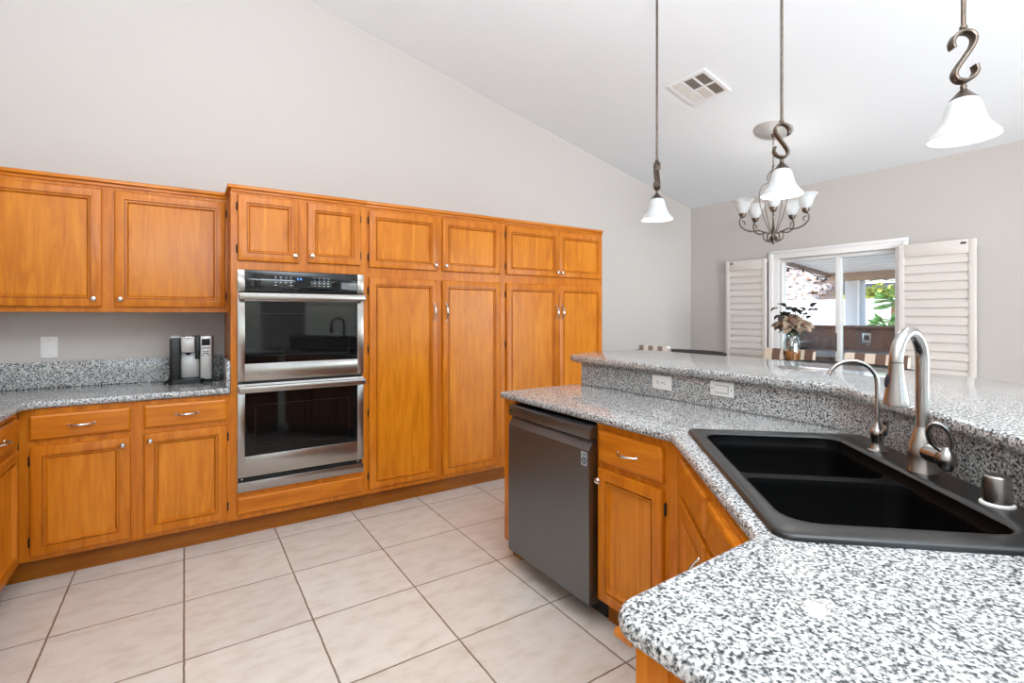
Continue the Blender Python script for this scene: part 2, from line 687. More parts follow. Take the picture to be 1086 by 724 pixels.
def ceil_z(x):
    return 2.65 + 0.2306 * (WE - x)


mb = MB().box(WW - 0.12, WE + 0.13, WS - 0.12, WN + 0.12, -0.12, 0)
struct(mb.build('floor', M['tile']))
x0, x1 = WW - 0.12, WE + 0.14
mb = MB().extrude([(x0, WS - 0.12, ceil_z(x0)), (x1, WS - 0.12, ceil_z(x1)), (x1, WS - 0.12, ceil_z(x1) + 0.12), (x0, WS - 0.12, ceil_z(x0) + 0.12)], (0, WN - WS + 0.24, 0))
struct(mb.build('ceiling', M['ceiling']))
mb = MB().extrude([(WW, WN, 0), (WE, WN, 0), (WE, WN, ceil_z(WE)), (WW, WN, ceil_z(WW))], (0, 0.12, 0))
struct(mb.build('wall_north', M['wall']))
mb = MB().extrude([(WW, WS, 0), (WW, WN, 0), (WW, WN, ceil_z(WW)), (WW, WS, ceil_z(WW))], (-0.12, 0, 0))
struct(mb.build('wall_west', M['wall']))


def wall_with_holes(name, u0, u1, ztop, holes, make):
    """strips of wall around openings; holes = (u0,u1,z0,z1) sorted in u; make(mb,u0,u1,z0,z1)"""
    mb = MB()
    cur = u0
    for a, b, c, d in holes:
        make(mb, cur, a, 0, None)
        if c > 0:
            make(mb, a, b, 0, c)
        make(mb, a, b, d, None)
        cur = b
    make(mb, cur, u1, 0, None)
    return struct(mb.build(name, M['wall'], smooth=0))


OY0, OY1, OZ0, OZ1 = 1.80, 2.83, 0.06, 1.925      # patio door opening in the dining wall
wall_with_holes('wall_east', WS, WN, 0, [(-3.6, -1.0, 0.08, 2.2), (OY0, OY1, OZ0, OZ1)],
                lambda m_, a, b, c, d: m_.box(WE, WE + 0.13, a, b, c, d if d is not None else ceil_z(WE)))


def south_piece(m_, a, b, c, d):
    if d is not None:
        m_.box(a, b, WS - 0.12, WS, c, d)
    else:
        m_.extrude([(a, WS, c), (b, WS, c), (b, WS, ceil_z(b)), (a, WS, ceil_z(a))], (0, -0.12, 0))


wall_with_holes('wall_south', WW, WE, 0, [(-0.9, 1.3, 0.6, 2.9), (2.1, 4.3, 0.5, 2.6)], south_piece)
for k, (a, b, c, d) in enumerate([(-0.9, 1.3, 0.6, 2.9), (2.1, 4.3, 0.5, 2.6)]):  # unseen windows, put in to bring light from behind the camera
    w = thing('window_%d' % (k + 2), ((a + b) / 2, WS - 0.06, c), None, None)
    struct(w)
    mb = MB()
    for q in (a, (a + b) / 2 - 0.025, b - 0.05):
        mb.box(q, q + 0.05, WS - 0.09, WS - 0.03, c, d)
    for q in (c, (c + d) / 2 - 0.025, d - 0.05):
        mb.box(a + 0.05, b - 0.05, WS - 0.09, WS - 0.03, q, q + 0.05)
    mb.build('window_frame', M['trim'], w)
    MB().box(a + 0.03, b - 0.03, WS - 0.064, WS - 0.058, c + 0.03, d - 0.03).build('pane', M['pane'], w)

# baseboards
struct(MB().box(3.24, WE - 0.012, WN - 0.014, WN - 0.001, 0.0, 0.09, 0.003).build('baseboard_north', M['trim']))
mb = MB().box(WE - 0.014, WE - 0.001, 2.96, WN - 0.02, 0.0, 0.09, 0.003).box(WE - 0.014, WE - 0.001, -0.9, 1.70, 0.0, 0.09, 0.003)
struct(mb.build('baseboard_east', M['trim']))

# patio sliding door in the dining wall
win = struct(thing('window_1', (WE + 0.06, 2.315, OZ0), None, None))
mb = MB()
mb.box(WE + 0.03, WE + 0.10, OY0, OY0 + 0.018, OZ0, OZ1, 0.004).box(WE + 0.03, WE + 0.10, OY1 - 0.018, OY1, OZ0, OZ1, 0.004)
mb.box(WE + 0.03, WE + 0.10, OY0 + 0.018, OY1 - 0.018, OZ1 - 0.035, OZ1, 0.004).box(WE + 0.03, WE + 0.10, OY0 + 0.018, OY1 - 0.018, OZ0, OZ0 + 0.05, 0.004)
mb.build('window_frame', M['trim'], win)
mb = MB().box(WE + 0.035, WE + 0.085, 2.255, 2.305, OZ0 + 0.05, OZ1 - 0.035, 0.004)
mb.build('meeting_stile', M['trim'], win)
MB().box(WE + 0.055, WE + 0.061, OY0 + 0.018, 2.255, OZ0 + 0.05, OZ1 - 0.035).build('pane', M['pane'], win)
MB().box(WE + 0.068, WE + 0.074, 2.305, OY1 - 0.018, OZ0 + 0.05, OZ1 - 0.035).build('pane', M['pane'], win)
MB().box(WE + 0.026, WE + 0.036, 2.29, 2.30, 0.98, 1.16, 0.003).build('handle', M['bronze'], win)
# casing with a stepped profile around the opening
mb = MB()
for (o1, dd, t) in ((0.0, 0.10, 0.018), (0.058, 0.10, 0.030)):
    a0, a1 = OY0 - dd, OY0 - o1
    b0, b1 = OY1 + o1, OY1 + dd
    mb.box(WE - t, WE, a0, a1, 0, OZ1 + o1, 0.003)
    mb.box(WE - t, WE, b0, b1, 0, OZ1 + o1, 0.003)
    mb.box(WE - t, WE, a0, b1, OZ1 + o1, OZ1 + 0.085 + (0 if o1 else 0), 0.003)
struct(mb.build('trim_1', M['trim']))

# ------------------------------------------------------------------ cabinetry
YF = 3.36                                           # face plane of the deep cabinets on the cabinet wall
EX, EY, EZ = Vector((1, 0, 0)), Vector((0, 1, 0)), Vector((0, 0, 1))


def rect_loop(o, U, V, W, a0, a1, b0, b1, w):
    return [o + U * a + V * b + W * w for a, b in ((a0, b0), (a1, b0), (a1, b1), (a0, b1))]


def knob(parent, p, W):
    MB().lathe([(0.006, 0), (0.0055, 0.008), (0.009, 0.012), (0.0135, 0.016), (0.0145, 0.021), (0.011, 0.026), (0.004, 0.028)], p, 16, W).build('knob', M['chrome'], parent)


def pull(parent, p, D, W, L=0.10):
    """arched bar pull, centred at p, lying along D"""
    mb = MB()
    pts = []
    for k in range(13):
        t = -1 + 2 * k / 12
        pts.append(p + D * (t * L / 2) + W * (0.026 * (1 - abs(t) ** 2.6) + 0.002))
    rr = [0.0035 + 0.0032 * (1 - abs(-1 + 2 * k / 12)) for k in range(13)]
    mb.tube(pts, rr, 8, 1.3)
    for s in (-1, 1):
        mb.lathe([(0.007, 0), (0.0065, 0.003), (0.004, 0.005)], p + D * (s * L / 2), 12, W)
    mb.build('handle', M['chrome'], parent)


def hinge(parent, p, W):
    MB().tube([p - EZ * 0.026, p - EZ * 0.02, p + EZ * 0.02, p + EZ * 0.026], [0.002, 0.005, 0.005, 0.002], 8).build('hinge', M['hinge'], parent)


def cab_door(parent, o, U, W, w, h, knob_at=None, pull_at=None, hinge_side=None, name='door'):
    """framed door with a moulded recess; o = lower-left corner on the cabinet face, W outward"""
    o = Vector(o)
    V = EZ
    t = 0.022
    fw = min(0.058, w * 0.2)
    prof = [(0.0, 0.0), (0.0, t - 0.007), (0.003, t - 0.002), (0.009, t), (fw - 0.013, t), (fw - 0.0118, t - 0.011), (fw - 0.0072, t - 0.011),
            (fw - 0.0062, t - 0.001), (fw - 0.001, t - 0.0015), (fw + 0.005, t - 0.013), (fw + 0.008, t - 0.016), (fw + 0.008, 0.002)]
    mb = MB()
    mb.loops([rect_loop(o, U, V, W, d, w - d, d, h - d, z) for d, z in prof], False, False)
    d_ = mb.build(name, M['oak'], parent, smooth=20)
    i = fw + 0.0075
    MB().loops([rect_loop(o, U, V, W, i, w - i, i, h - i, z) for z in (0.002, t - 0.0140)]).build('door_panel', M['oak_panel'], d_, smooth=0)
    if knob_at:
        knob(d_, o + U * knob_at[0] + V * knob_at[1] + W * t, W)
    if pull_at:
        pull(d_, o + U * pull_at[0] + V * pull_at[1] + W * t, V, W, 0.12)
    if hinge_side is not None:
        hu = -0.004 if hinge_side == 'l' else w + 0.004
        for q in ((0.07, h - 0.07) if h < 1 else (0.09, h * 0.36, h * 0.66, h - 0.09)):
            hinge(d_, o + U * hu + V * q + W * 0.006, W)
    return d_


def cab_drawer(parent, o, U, W, w, h, mat, with_pull=True, name='drawer'):
    o = Vector(o)
    t = 0.020
    prof = [(0.0, 0.0), (0.0, t - 0.008), (0.004, t - 0.003), (0.012, t)]
    mb = MB()
    mb.loops([rect_loop(o, U, EZ, W, d, w - d, d, h - d, z) for d, z in prof])
    d_ = mb.build(name, mat, parent, smooth=20)
    if with_pull:
        pull(d_, o + U * (w / 2) + EZ * (h / 2) + W * t, U, W, 0.10)
    return d_


mY = -EY     # outward from the cabinet wall
# --- left base cabinet run on the cabinet wall
b1 = thing('base_cabinet', (-0.22, 3.63, 0), 'oak base cabinet with two drawers and two doors under the coffee machine counter', 'cabinet')
mb = MB().box(-0.68, 0.2262, YF, WN - 0.012, 0.12, 0.874)
mb.build('carcass', M['oak'], b1)
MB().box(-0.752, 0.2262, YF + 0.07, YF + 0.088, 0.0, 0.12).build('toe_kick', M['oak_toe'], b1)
cab_drawer(b1, (-0.640, YF, 0.719), EX, mY, 0.397, 0.125, M['oak_x'])
cab_drawer(b1, (-0.185, YF, 0.722), EX, mY, 0.392, 0.126, M['oak_x'])
cab_door(b1, (-0.637, YF, 0.144), EX, mY, 0.395, 0.542, knob_at=(0.362, 0.505), hinge_side='l')
cab_door(b1, (-0.185, YF, 0.144), EX, mY, 0.392, 0.549, knob_at=(0.028, 0.512), hinge_side='r')
# --- base cabinet of the leg that comes toward the camera along the left wall
b2 = thing('base_cabinet', (-0.97, 2.6, 0), 'oak base cabinet cut off by the left edge, facing right at the corner', 'cabinet')
MB().box(WW + 0.012, -0.682, 1.95, 3.35, 0.12, 0.874).build('carcass', M['oak'], b2)
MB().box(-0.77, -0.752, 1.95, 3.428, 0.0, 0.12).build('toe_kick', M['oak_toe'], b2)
XL = -0.682
cab_drawer(b2, (XL, 2.72, 0.722), EY, EX, 0.56, 0.126, M['oak_y'])
cab_door(b2, (XL, 2.72, 0.144), EY, EX, 0.56, 0.549, knob_at=(0.03, 0.51))
cab_drawer(b2, (XL, 2.08, 0.722), EY, EX, 0.56, 0.126, M['oak_y'])
cab_door(b2, (XL, 2.08, 0.144), EY, EX, 0.56, 0.549, knob_at=(0.53, 0.51))

# --- left worktop (L-shaped) with its granite upstands
ct = thing('countertop', (-0.5, 3.5, 0.874), 'grey speckled granite worktop of the left corner, under the coffee machine', 'countertop')
ol = fillet([(WW + 0.004, 1.93), (-0.652, 1.93), (-0.652, 3.335), (0.223, 3.335), (0.223, WN - 0.004), (WW + 0.004, WN - 0.004)], [0.0, 0.02, 0.06, 0.003, 0, 0], 5)
slab(ol, 0.914, 0.040, 0.016, None, 'worktop', M['granite'], ct)
MB().box(WW + 0.004, 0.203, WN - 0.026, WN - 0.004, 0.9135, 1.066, 0.003).build('backsplash', M['granite'], ct)
MB().box(0.203, 0.223, 3.34, WN - 0.004, 0.9135, 1.066, 0.003).build('side_splash', M['granite'], ct)

# --- left wall cabinet
YU = 3.62
wc = thing('upper_cabinet', (-0.5, 3.77, 1.355), 'oak wall cabinet with two broad doors above the coffee machine counter', 'cabinet')
MB().box(WW + 0.004, 0.2262, YU, WN - 0.004, 1.355, 2.085).build('carcass', M['oak'], wc)
mb = MB().box(WW + 0.004, 0.222, YU - 0.022, WN - 0.004, 2.085, 2.107, 0.004).box(WW + 0.004, 0.222, YU - 0.010, YU, 2.066, 2.085, 0.003)
mb.build('cornice', M['oak_x'], wc)
cab_door(wc, (-0.944, YU, 1.384), EX, mY, 0.553, 0.662, knob_at=(0.520, 0.045), hinge_side='l')
cab_door(wc, (-0.335, YU, 1.384), EX, mY, 0.548, 0.662, knob_at=(0.028, 0.045), hinge_side='r')


def cornice(root, x0, x1, left_return=False):
    mb = MB().box(x0, x1, YF - 0.020, WN - 0.004, 2.088, 2.110, 0.004).box(x0, x1, YF - 0.009, YF, 2.070, 2.088, 0.003)
    if left_return:
        mb.box(x0 - 0.018, x0 + 0.01, YF - 0.020, YU - 0.024, 2.088, 2.110, 0.004)
    mb.build('cornice', M['oak_x'], root)


# --- oven cabinet
XO0, XO1 = 0.2265, 1.022
oc = thing('oven_cabinet', (0.62, 3.64, 0), 'tall oak cabinet framing the built-in double oven', 'cabinet')
mb = MB()
mb.box(XO0, 0.262, YF, WN - 0.004, 0.12, 2.088).box(1.000, XO1, YF, WN - 0.004, 0.12, 2.088)
mb.box(0.262, 1.000, YF, WN - 0.004, 1.610, 2.088).box(0.262, 1.000, YF, WN - 0.004, 0.12, 0.282).box(0.262, 1.0, WN - 0.03, WN - 0.004, 0.282, 1.61)
mb.build('carcass', M['oak'], oc)
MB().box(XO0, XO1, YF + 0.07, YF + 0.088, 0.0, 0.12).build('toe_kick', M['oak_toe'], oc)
cornice(oc, XO0, XO1, True)
cab_door(oc, (0.262, YF, 1.661), EX, mY, 0.337, 0.393, knob_at=(0.312, 0.045), hinge_side='l')
cab_door(oc, (0.650, YF, 1.668), EX, mY, 0.335, 0.384, knob_at=(0.025, 0.045), hinge_side='r')
cab_drawer(oc, (0.258, YF, 0.150), EX, mY, 0.742, 0.105, M['oak_x'], False, 'drawer_front')

# --- pantry cabinets
for (xa, xb, doors, lab) in (
    (1.022, 2.134, ((1.044, 0.506), (1.590, 0.506)), 'tall oak pantry cabinet directly right of the double oven'),
    (2.134, 3.206, ((2.152, 0.534), (2.690, 0.500)), 'rightmost tall oak pantry cabinet, its paired doors ending at the bare wall'),
):
    pc = thing('pantry_cabinet', ((xa + xb) / 2, 3.64, 0), lab, 'cabinet')
    MB().box(xa, xb, YF, WN - 0.004, 0.12, 2.088).build('carcass', M['oak'], pc)
    MB().box(xa, xb, YF + 0.07, YF + 0.088, 0.0, 0.12).build('toe_kick', M['oak_toe'], pc)
    cornice(pc, xa, xb)
    for k, (xd, wd) in enumerate(doors):
        ku = wd - 0.022 if k == 0 else 0.022
        cab_door(pc, (xd, YF, 1.660), EX, mY, wd, 0.390, knob_at=(ku, 0.04), hinge_side='l' if k == 0 else 'r')
        cab_door(pc, (xd, YF, 0.152), EX, mY, wd, 1.440, pull_at=(ku + (-0.006 if k == 0 else 0.006), 1.440 - 0.235), hinge_side='l' if k == 0 else 'r')

# ------------------------------------------------------------------ double oven
OX0, OX1, OF = 0.258, 1.004, 3.335
ov = thing('double_oven', (0.631, 3.6, 0.283), 'stainless double wall oven with black glass doors set in the oak cabinets', 'oven')
MB().box(0.265, 0.997, OF + 0.026, 3.88, 0.284, 1.606).build('body', M['black'], ov)
# control panel
cp = MB().box(OX0, OX1, OF + 0.0455, OF + 0.05, 1.477, 1.607).box(OX0, 0.2975, OF, OF + 0.0455, 1.477, 1.607, 0.003).box(0.963, OX1, OF, OF + 0.0455, 1.477, 1.607, 0.003).build('control_panel', M['steel'], ov)
MB().box(0.2985, 0.962, OF + 0.001, OF + 0.045, 1.477, 1.606, 0.002).build('panel_glass', M['panel_glass'], cp)
PF = OF + 0.0006
MB().box(0.578, 0.668, PF, PF + 0.001, 1.515, 1.578).build('display', M['gap'], cp)


def seven(mb, s, x, z, y, h=0.016, sp=0.011):
    seg = {'0': 'abcdef', '1': 'bc', '2': 'abged', '3': 'abgcd', '4': 'fgbc', '5': 'afgcd', '6': 'afgedc', '7': 'abc', '8': 'abcdefg', '9': 'abfgcd'}
    w = h * 0.5
    t = h * 0.12
    for ch in s:
        if ch == ':':
            for q in (0.3, 0.7):
                mb.box(x, x + t, y, y + 0.0004, z + h * q - t / 2, z + h * q + t / 2)
            x += t * 2.2
            continue
        R = {'a': (0, w, h - t, h), 'b': (w - t, w, h / 2, h), 'c': (w - t, w, 0, h / 2), 'd': (0, w, 0, t), 'e': (0, t, 0, h / 2), 'f': (0, t, h / 2, h), 'g': (0, w, h / 2 - t / 2, h / 2 + t / 2)}
        for c in seg[ch]:
            a = R[c]
            mb.box(x + a[0], x + a[1], y, y + 0.0004, z + a[2], z + a[3])
        x += sp


mb = MB()
seven(mb, '2:16', 0.588, 1.557, PF - 0.0006, 0.012, 0.0085)
mb.build('clock_digits', M['blue_digit'], cp)
for cx_ in (0.458, 0.487, 0.516, 0.545):
    for cz_ in (1.571, 1.555, 1.539, 1.522):
        if (cx_ == 0.487 or cx_ == 0.516) and cz_ == 1.522:
            continue
        MB().box(cx_, cx_ + random.uniform(0.010, 0.017), PF, PF + 0.0006, cz_ - 0.0042, cz_ + 0.0012).build('button', M['legend'], cp, smooth=0)
for cx_ in (0.690, 0.717, 0.744, 0.769):
    for cz_ in (1.571, 1.555, 1.539, 1.522):
        wd = 0.006 if cx_ < 0.73 else 0.012
        MB().box(cx_, cx_ + wd, PF, PF + 0.0006, cz_ - 0.0025, cz_ + 0.0020).build('button', M['legend'], cp, smooth=0)


def oven_door(z0, z1, gz0, gz1, hz):
    mb = MB()
    gx0, gx1 = 0.2985, 0.962
    mb.box(OX0, gx0, OF, OF + 0.045, z0, z1, 0.003).box(gx1, OX1, OF, OF + 0.045, z0, z1, 0.003)
    mb.box(gx0 - 0.003, gx1 + 0.003, OF, OF + 0.045, z0, gz0, 0.003).box(gx0 - 0.003, gx1 + 0.003, OF, OF + 0.045, gz1, z1, 0.003)
    d = mb.build('oven_door', M['steel'], ov)
    g = MB().box(gx0, gx1, OF + 0.002, OF + 0.04, gz0, gz1, 0.001).build('glass', M['oven_glass'], d, smooth=0)
    # paler inner window outline printed in the glass
    mb = MB()
    a0, a1, c0, c1 = gx0 + 0.055, gx1 - 0.055, gz0 + 0.045, gz1 - 0.075
    for (p, q, r, s) in ((a0, a1, c1 - 0.002, c1), (a0, a1, c0, c0 + 0.002), (a0, a0 + 0.002, c0, c1), (a1 - 0.002, a1, c0, c1)):
        mb.box(p, q, OF + 0.0014, OF + 0.0022, r, s)
    mb.build('window_outline', M['black'], d)
    hb = MB()
    hb.box(OX0 + 0.001, OX1 - 0.001, OF - 0.058, OF - 0.036, hz - 0.0205, hz + 0.0205, 0.007, 3)
    for x in (OX0 + 0.004, OX1 - 0.034):
        hb.box(x, x + 0.03, OF - 0.04, OF + 0.004, hz - 0.014, hz + 0.014, 0.003)
    hb.build('handle', M['steel'], d)
    return d


oven_door(0.940, 1.472, 1.046, 1.421, 1.450)
low = oven_door(0.372, 0.926, 0.496, 0.872, 0.898)
mb = MB()
lc = Vector((0.632, OF - 0.0005, 0.434))
mb.torus(lc, 0.019, 0.0012, EX, EZ, 28, 6)
for s in (-1, 1):
    mb.tube(catmull([lc + Vector((s * 0.002, 0, 0.009)), lc + Vector((s * 0.010, 0, 0.010)), lc + Vector((s * 0.012, 0, 0.001)), lc + Vector((s * 0.005, 0, -0.001)),
                     lc + Vector((s * 0.010, 0, -0.009)), lc + Vector((s * 0.002, 0, -0.010))], 4), 0.0009, 6)
mb.build('round_monogram', M['chrome'], low)
MB().box(0.2775, 0.985, OF + 0.020, OF + 0.027, 0.343, 0.372).build('vent_slot', M['gap'], ov)
MB().box(OX0, OX1, OF, OF + 0.026, 0.286, 0.344, 0.003).build('bottom_trim', M['steel'], ov)
for x in (0.284, 0.972):
    MB().lathe([(0.006, 0), (0.006, 0.003), (0.003, 0.005)], (x, OF + 0.021, 0.357), 12, mY).build('screw', M['chrome'], ov)

# ------------------------------------------------------------------ coffee machine
CY = 3.665
cm = thing('coffee_maker', (0.03, 3.76, 0.914), 'silver and black coffee machine on the left granite counter', 'coffee maker')
MB().box(-0.020, 0.155, CY + 0.085, CY + 0.20, 0.934, 1.204, 0.008).build('body', M['black'], cm)
MB().box(-0.078, -0.022, CY + 0.02, CY + 0.19, 0.934, 1.196, 0.012).build('water_tank', M['black'], cm)
MB().box(-0.076, -0.024, CY + 0.02, CY + 0.19, 1.196, 1.206, 0.004).build('tank_lid', M['silver'], cm)
MB().box(-0.020, 0.077, CY + 0.075, CY + 0.085, 0.944, 1.10, 0.002).build('back_plate', M['silver'], cm)
bh = MB().box(-0.021, 0.053, CY, CY + 0.11, 1.104, 1.206, 0.010).build('brew_head', M['silver'], cm)
MB().lathe([(0.012, 0), (0.012, 0.012), (0.006, 0.016)], (0.018, CY + 0.05, 1.088), 14).build('nozzle', M['black'], bh)
MB().tube(catmull([(-0.012, CY - 0.004, 1.208), (0.002, CY - 0.012, 1.204), (0.018, CY - 0.014, 1.198), (0.034, CY - 0.012, 1.204), (0.046, CY - 0.004, 1.208)], 5), 0.004, 8).build('lift_handle', M['chrome'], bh)
ctl = MB().box(0.080, 0.146, CY + 0.01, CY + 0.10, 0.932, 1.206, 0.010).build('control_column', M['silver'], cm)
MB().box(0.088, 0.133, CY + 0.0088, CY + 0.0102, 1.146, 1.187, 0.0).build('screen', M['gap'], ctl)
mb = MB()
for i, (bx, bz, bw) in enumerate(((0.090, 1.130, 0.040), (0.096, 1.108, 0.012), (0.114, 1.108, 0.012), (0.096, 1.096, 0.030), (0.090, 1.084, 0.012), (0.118, 1.084, 0.012))):
    mb.box(bx, bx + bw, CY + 0.009, CY + 0.0102, bz - 0.003, bz + 0.003)
mb.build('buttons', M['slot'], ctl)
MB().box(0.055, 0.078, CY + 0.03, CY + 0.10, 1.06, 1.200, 0.003).build('hinge_block', M['black'], cm)
mb = MB().prism(fillet([(-0.086, CY - 0.02), (0.102, CY - 0.02), (0.102, CY + 0.09), (0.155, CY + 0.09), (0.155, CY + 0.20), (-0.086, CY + 0.20)], [0.03, 0.03, 0.0, 0.0, 0.01, 0.01], 5), 0.9145, 0.941)
mb.build('drip_tray', M['black'], cm)
MB().tube(catmull([(-0.084, CY + 0.05, 0.930), (-0.098, CY + 0.06, 0.926), (-0.104, CY + 0.075, 0.921), (-0.098, CY + 0.10, 0.9185), (-0.088, CY + 0.14, 0.9185)], 6), 0.004, 8).build('power_cord', M['black'], cm)

# blank plate on the wall
wp = thing('blank_plate', (-0.664, WN, 1.15), 'blank white cover plate on the wall above the left counter', 'wall plate')
MB().box(-0.703, -0.625, WN - 0.007, WN, 1.086, 1.211, 0.003).build('cover', M['plate'], wp)
mb = MB()
for z in (1.104, 1.193):
    mb.lathe([(0.003, 0), (0.003, 0.001)], (-0.664, WN - 0.007, z), 8, mY)
mb.build('screws', M['chrome'], wp)

# ------------------------------------------------------------------ island
FL = Vector((1.535, 1.165, 0))
T_ = Vector((-0.672, -0.741, 0)).normalized()      # along the sink front, toward the camera
N_ = Vector((-T_.y, T_.x, 0))                      # away from the user, toward the raised bar


def SK(s, r, z=0.0):
    q = FL + T_ * s + N_ * r
    return Vector((q.x, q.y, z))


XI = 1.485                                          # face plane of the straight island run
RX = 2.05                                           # granite riser face
P1, P2 = (1.455, 1.175), (0.930, 0.550)
# lower worktop with the sink cut-out
ic = thing('countertop', (1.6, 1.0, 0.88), 'lower granite worktop of the island wrapping around the black sink', 'countertop')
R_a, R_b = SK(-0.02, 0.598), SK(1.32, 0.598)
yk = R_a.y + (RX + 0.02 - R_a.x) / (T_.x) * T_.y    # where the riser turns diagonal
ol = fillet([(P1[0], 2.350), P1, P2, (0.515, 0.537), (0.515, -0.10), (R_b.x, R_b.y), (RX + 0.02, yk), (RX + 0.02, 2.350)],
            [0.035, 0.045, 0.03, 0.055, 0.03, 0.0, 0.05, 0.02], 6)
hole = fillet([tuple(SK(0.025, 0.025).xy), tuple(SK(0.845, 0.025).xy), tuple(SK(0.845, 0.50).xy), tuple(SK(0.025, 0.50).xy)], 0.05, 5)
slab(ol, 0.914, 0.034, 0.015, hole, 'worktop', M['granite'], ic)
# granite riser up to the bar
def path_band(pts, t, z0, z1):
    """a band of thickness t to the far side of an open path"""
    n = len(pts)
    outer = []
    for i in range(n):
        a = Vector(pts[max(i - 1, 0)])
        b = Vector(pts[i])
        c = Vector(pts[min(i + 1, n - 1)])
        d1 = (b - a).normalized() if i > 0 else (c - b).normalized()
        d2 = (c - b).normalized() if i < n - 1 else d1
        n1 = Vector((-d1.y, d1.x))
        n2 = Vector((-d2.y, d2.x))
        m = (n1 + n2).normalized()
        outer.append(b + m * (t / m.dot(n1)))
    poly = [tuple(p) for p in pts] + [tuple(p) for p in outer[::-1]]
    mb = MB()
    bm = mb.bm
    lo = [bm.verts.new((x, y, z0)) for x, y in poly]
    hi = [bm.verts.new((x, y, z1)) for x, y in poly]
    k = len(poly)
    for i in range(k):
        j = (i + 1) % k
        bm.faces.new((lo[i], lo[j], hi[j], hi[i]))
    for i in range(n - 1):
        bm.faces.new((hi[i], hi[i + 1], hi[k - 2 - i], hi[k - 1 - i]))
        bm.faces.new((lo[i], lo[i + 1], lo[k - 2 - i], lo[k - 1 - i]))
    return mb


R0, R1 = SK(-0.02, 0.582), SK(1.26, 0.582)
yk2 = R0.y + (RX - R0.x) / T_.x * T_.y
rp = [(RX, 2.330), (RX, yk2 + 0.07)]
kk = Vector((RX, yk2))
d_in, d_out = Vector((0, -1)), T_.xy
for j in range(1, 6):
    t = j / 6
    a = kk - d_in * 0.07 * (1 - t)
    b = kk + d_out * 0.07 * t
    q = a * (1 - t) + b * t
    rp.append((q.x, q.y))
e = kk + d_out * 0.07
rp += [(e.x, e.y), (R1.x, R1.y)]
path_band(rp, 0.018, 0.9145, 1.0425).build('backsplash', M['granite'], ic)
# bar wall behind the riser
wb = [(p[0] + (0.0185 if i < 2 else 0), p[1]) for i, p in enumerate(rp)]


def offset_path(pts, t):
    out = []
    n = len(pts)
    for i in range(n):
        a = Vector(pts[max(i - 1, 0)])
        b = Vector(pts[i])
        c = Vector(pts[min(i + 1, n - 1)])
        d1 = (b - a).normalized() if i > 0 else (c - b).normalized()
        d2 = (c - b).normalized() if i < n - 1 else d1
        m = (Vector((-d1.y, d1.x)) + Vector((-d2.y, d2.x))).normalized()
        q = b + m * (t / m.dot(Vector((-d1.y, d1.x))))
        out.append((q.x, q.y))
    return out


struct(path_band(offset_path(rp, 0.0215), 0.11, 0.0, 1.0425).build('wall_bar', M['wall']))
# raised bar top
bt = thing('bar_top', (2.4, 1.5, 1.045), 'raised granite bar counter running above the island backsplash', 'countertop')
fp = offset_path(rp[1:], -0.036)
front = [(2.012, 2.36)] + fp
b_end = Vector(fp[-1]) + N_.xy * 0.72
back = [(b_end.x, b_end.y)] + [(2.60, 0.46), (2.74, 0.68), (2.81, 0.90), (2.84, 1.12), (2.835, 1.30), (2.82, 1.50), (2.82, 1.90), (2.82, 2.40)]
end = [(2.70, 2.575), (2.50, 2.615), (2.25, 2.565), (2.08, 2.475)]
bar = front + back + end
slab(bar, 1.083, 0.040, 0.017, None, 'bar_slab', M['granite'], bt)

# island cabinets
mX = -EX
ep = thing('end_panel', (1.75, 2.27, 0), 'narrow oak end panel left of the dishwasher under the island worktop', 'cabinet panel')
MB().box(XI, RX - 0.02, 2.222, 2.330, 0.10, 0.879, 0.002).build('panel', M['oak'], ep)
MB().box(XI + 0.05, RX - 0.02, 2.235, 2.318, 0.0, 0.10).build('toe_kick', M['oak_toe'], ep)

dw = thing('dishwasher', (1.75, 1.89, 0), 'dark stainless dishwasher under the island worktop', 'dishwasher')
DX = 1.430
DY0, DY1 = 1.577, 2.201
MB().box(XI + 0.01, RX - 0.03, 1.60, 2.215, 0.105, 0.862).build('body', M['black'], dw)
mb = MB()
prof = [(DX, 0.106), (DX, 0.762), (DX + 0.004, 0.768), (DX + 0.028, 0.806), (DX + 0.050, 0.806), (DX + 0.050, 0.106)]
mb.loops([[(x, DY0, z) for x, z in prof], [(x, DY1, z) for x, z in prof]])
dd = mb.build('door', M['dark_steel'], dw, smooth=0)
MB().box(DX + 0.040, DX + 0.052, DY0 + 0.01, DY1 - 0.01, 0.795, 0.815).build('handle_recess', M['gap'], dd)
MB().box(DX, DX + 0.052, DY0, DY1, 0.811, 0.864, 0.003).build('control_strip', M['dark_steel'], dw)
MB().lathe([(0.007, 0), (0.006, 0.0012)], (DX, DY1 - 0.028, 0.838), 16, mX).build('power_button', M['black'], dw)
st = MB().box(DX - 0.0008, DX + 0.0004, 1.590, 1.626, 0.694, 0.752).build('sticker', M['legend'], dd)
mb = MB()
mb.torus((DX - 0.0012, 1.607, 0.718), 0.011, 0.0022, EY, EZ, 20, 6)
mb.box(DX - 0.0014, DX - 0.0006, 1.604, 1.610, 0.715, 0.721)
for z, a, b in ((0.745, 1.596, 1.612), (0.740, 1.600, 1.622), (0.702, 1.596, 1.614)):
    mb.box(DX - 0.0013, DX - 0.0006, a, b, z - 0.0012, z + 0.0012)
mb.build('sticker_print', M['gap'], st)
MB().box(XI + 0.075, XI + 0.09, 1.60, 2.215, 0.0, 0.104).build('toe_plate', M['black'], dw)

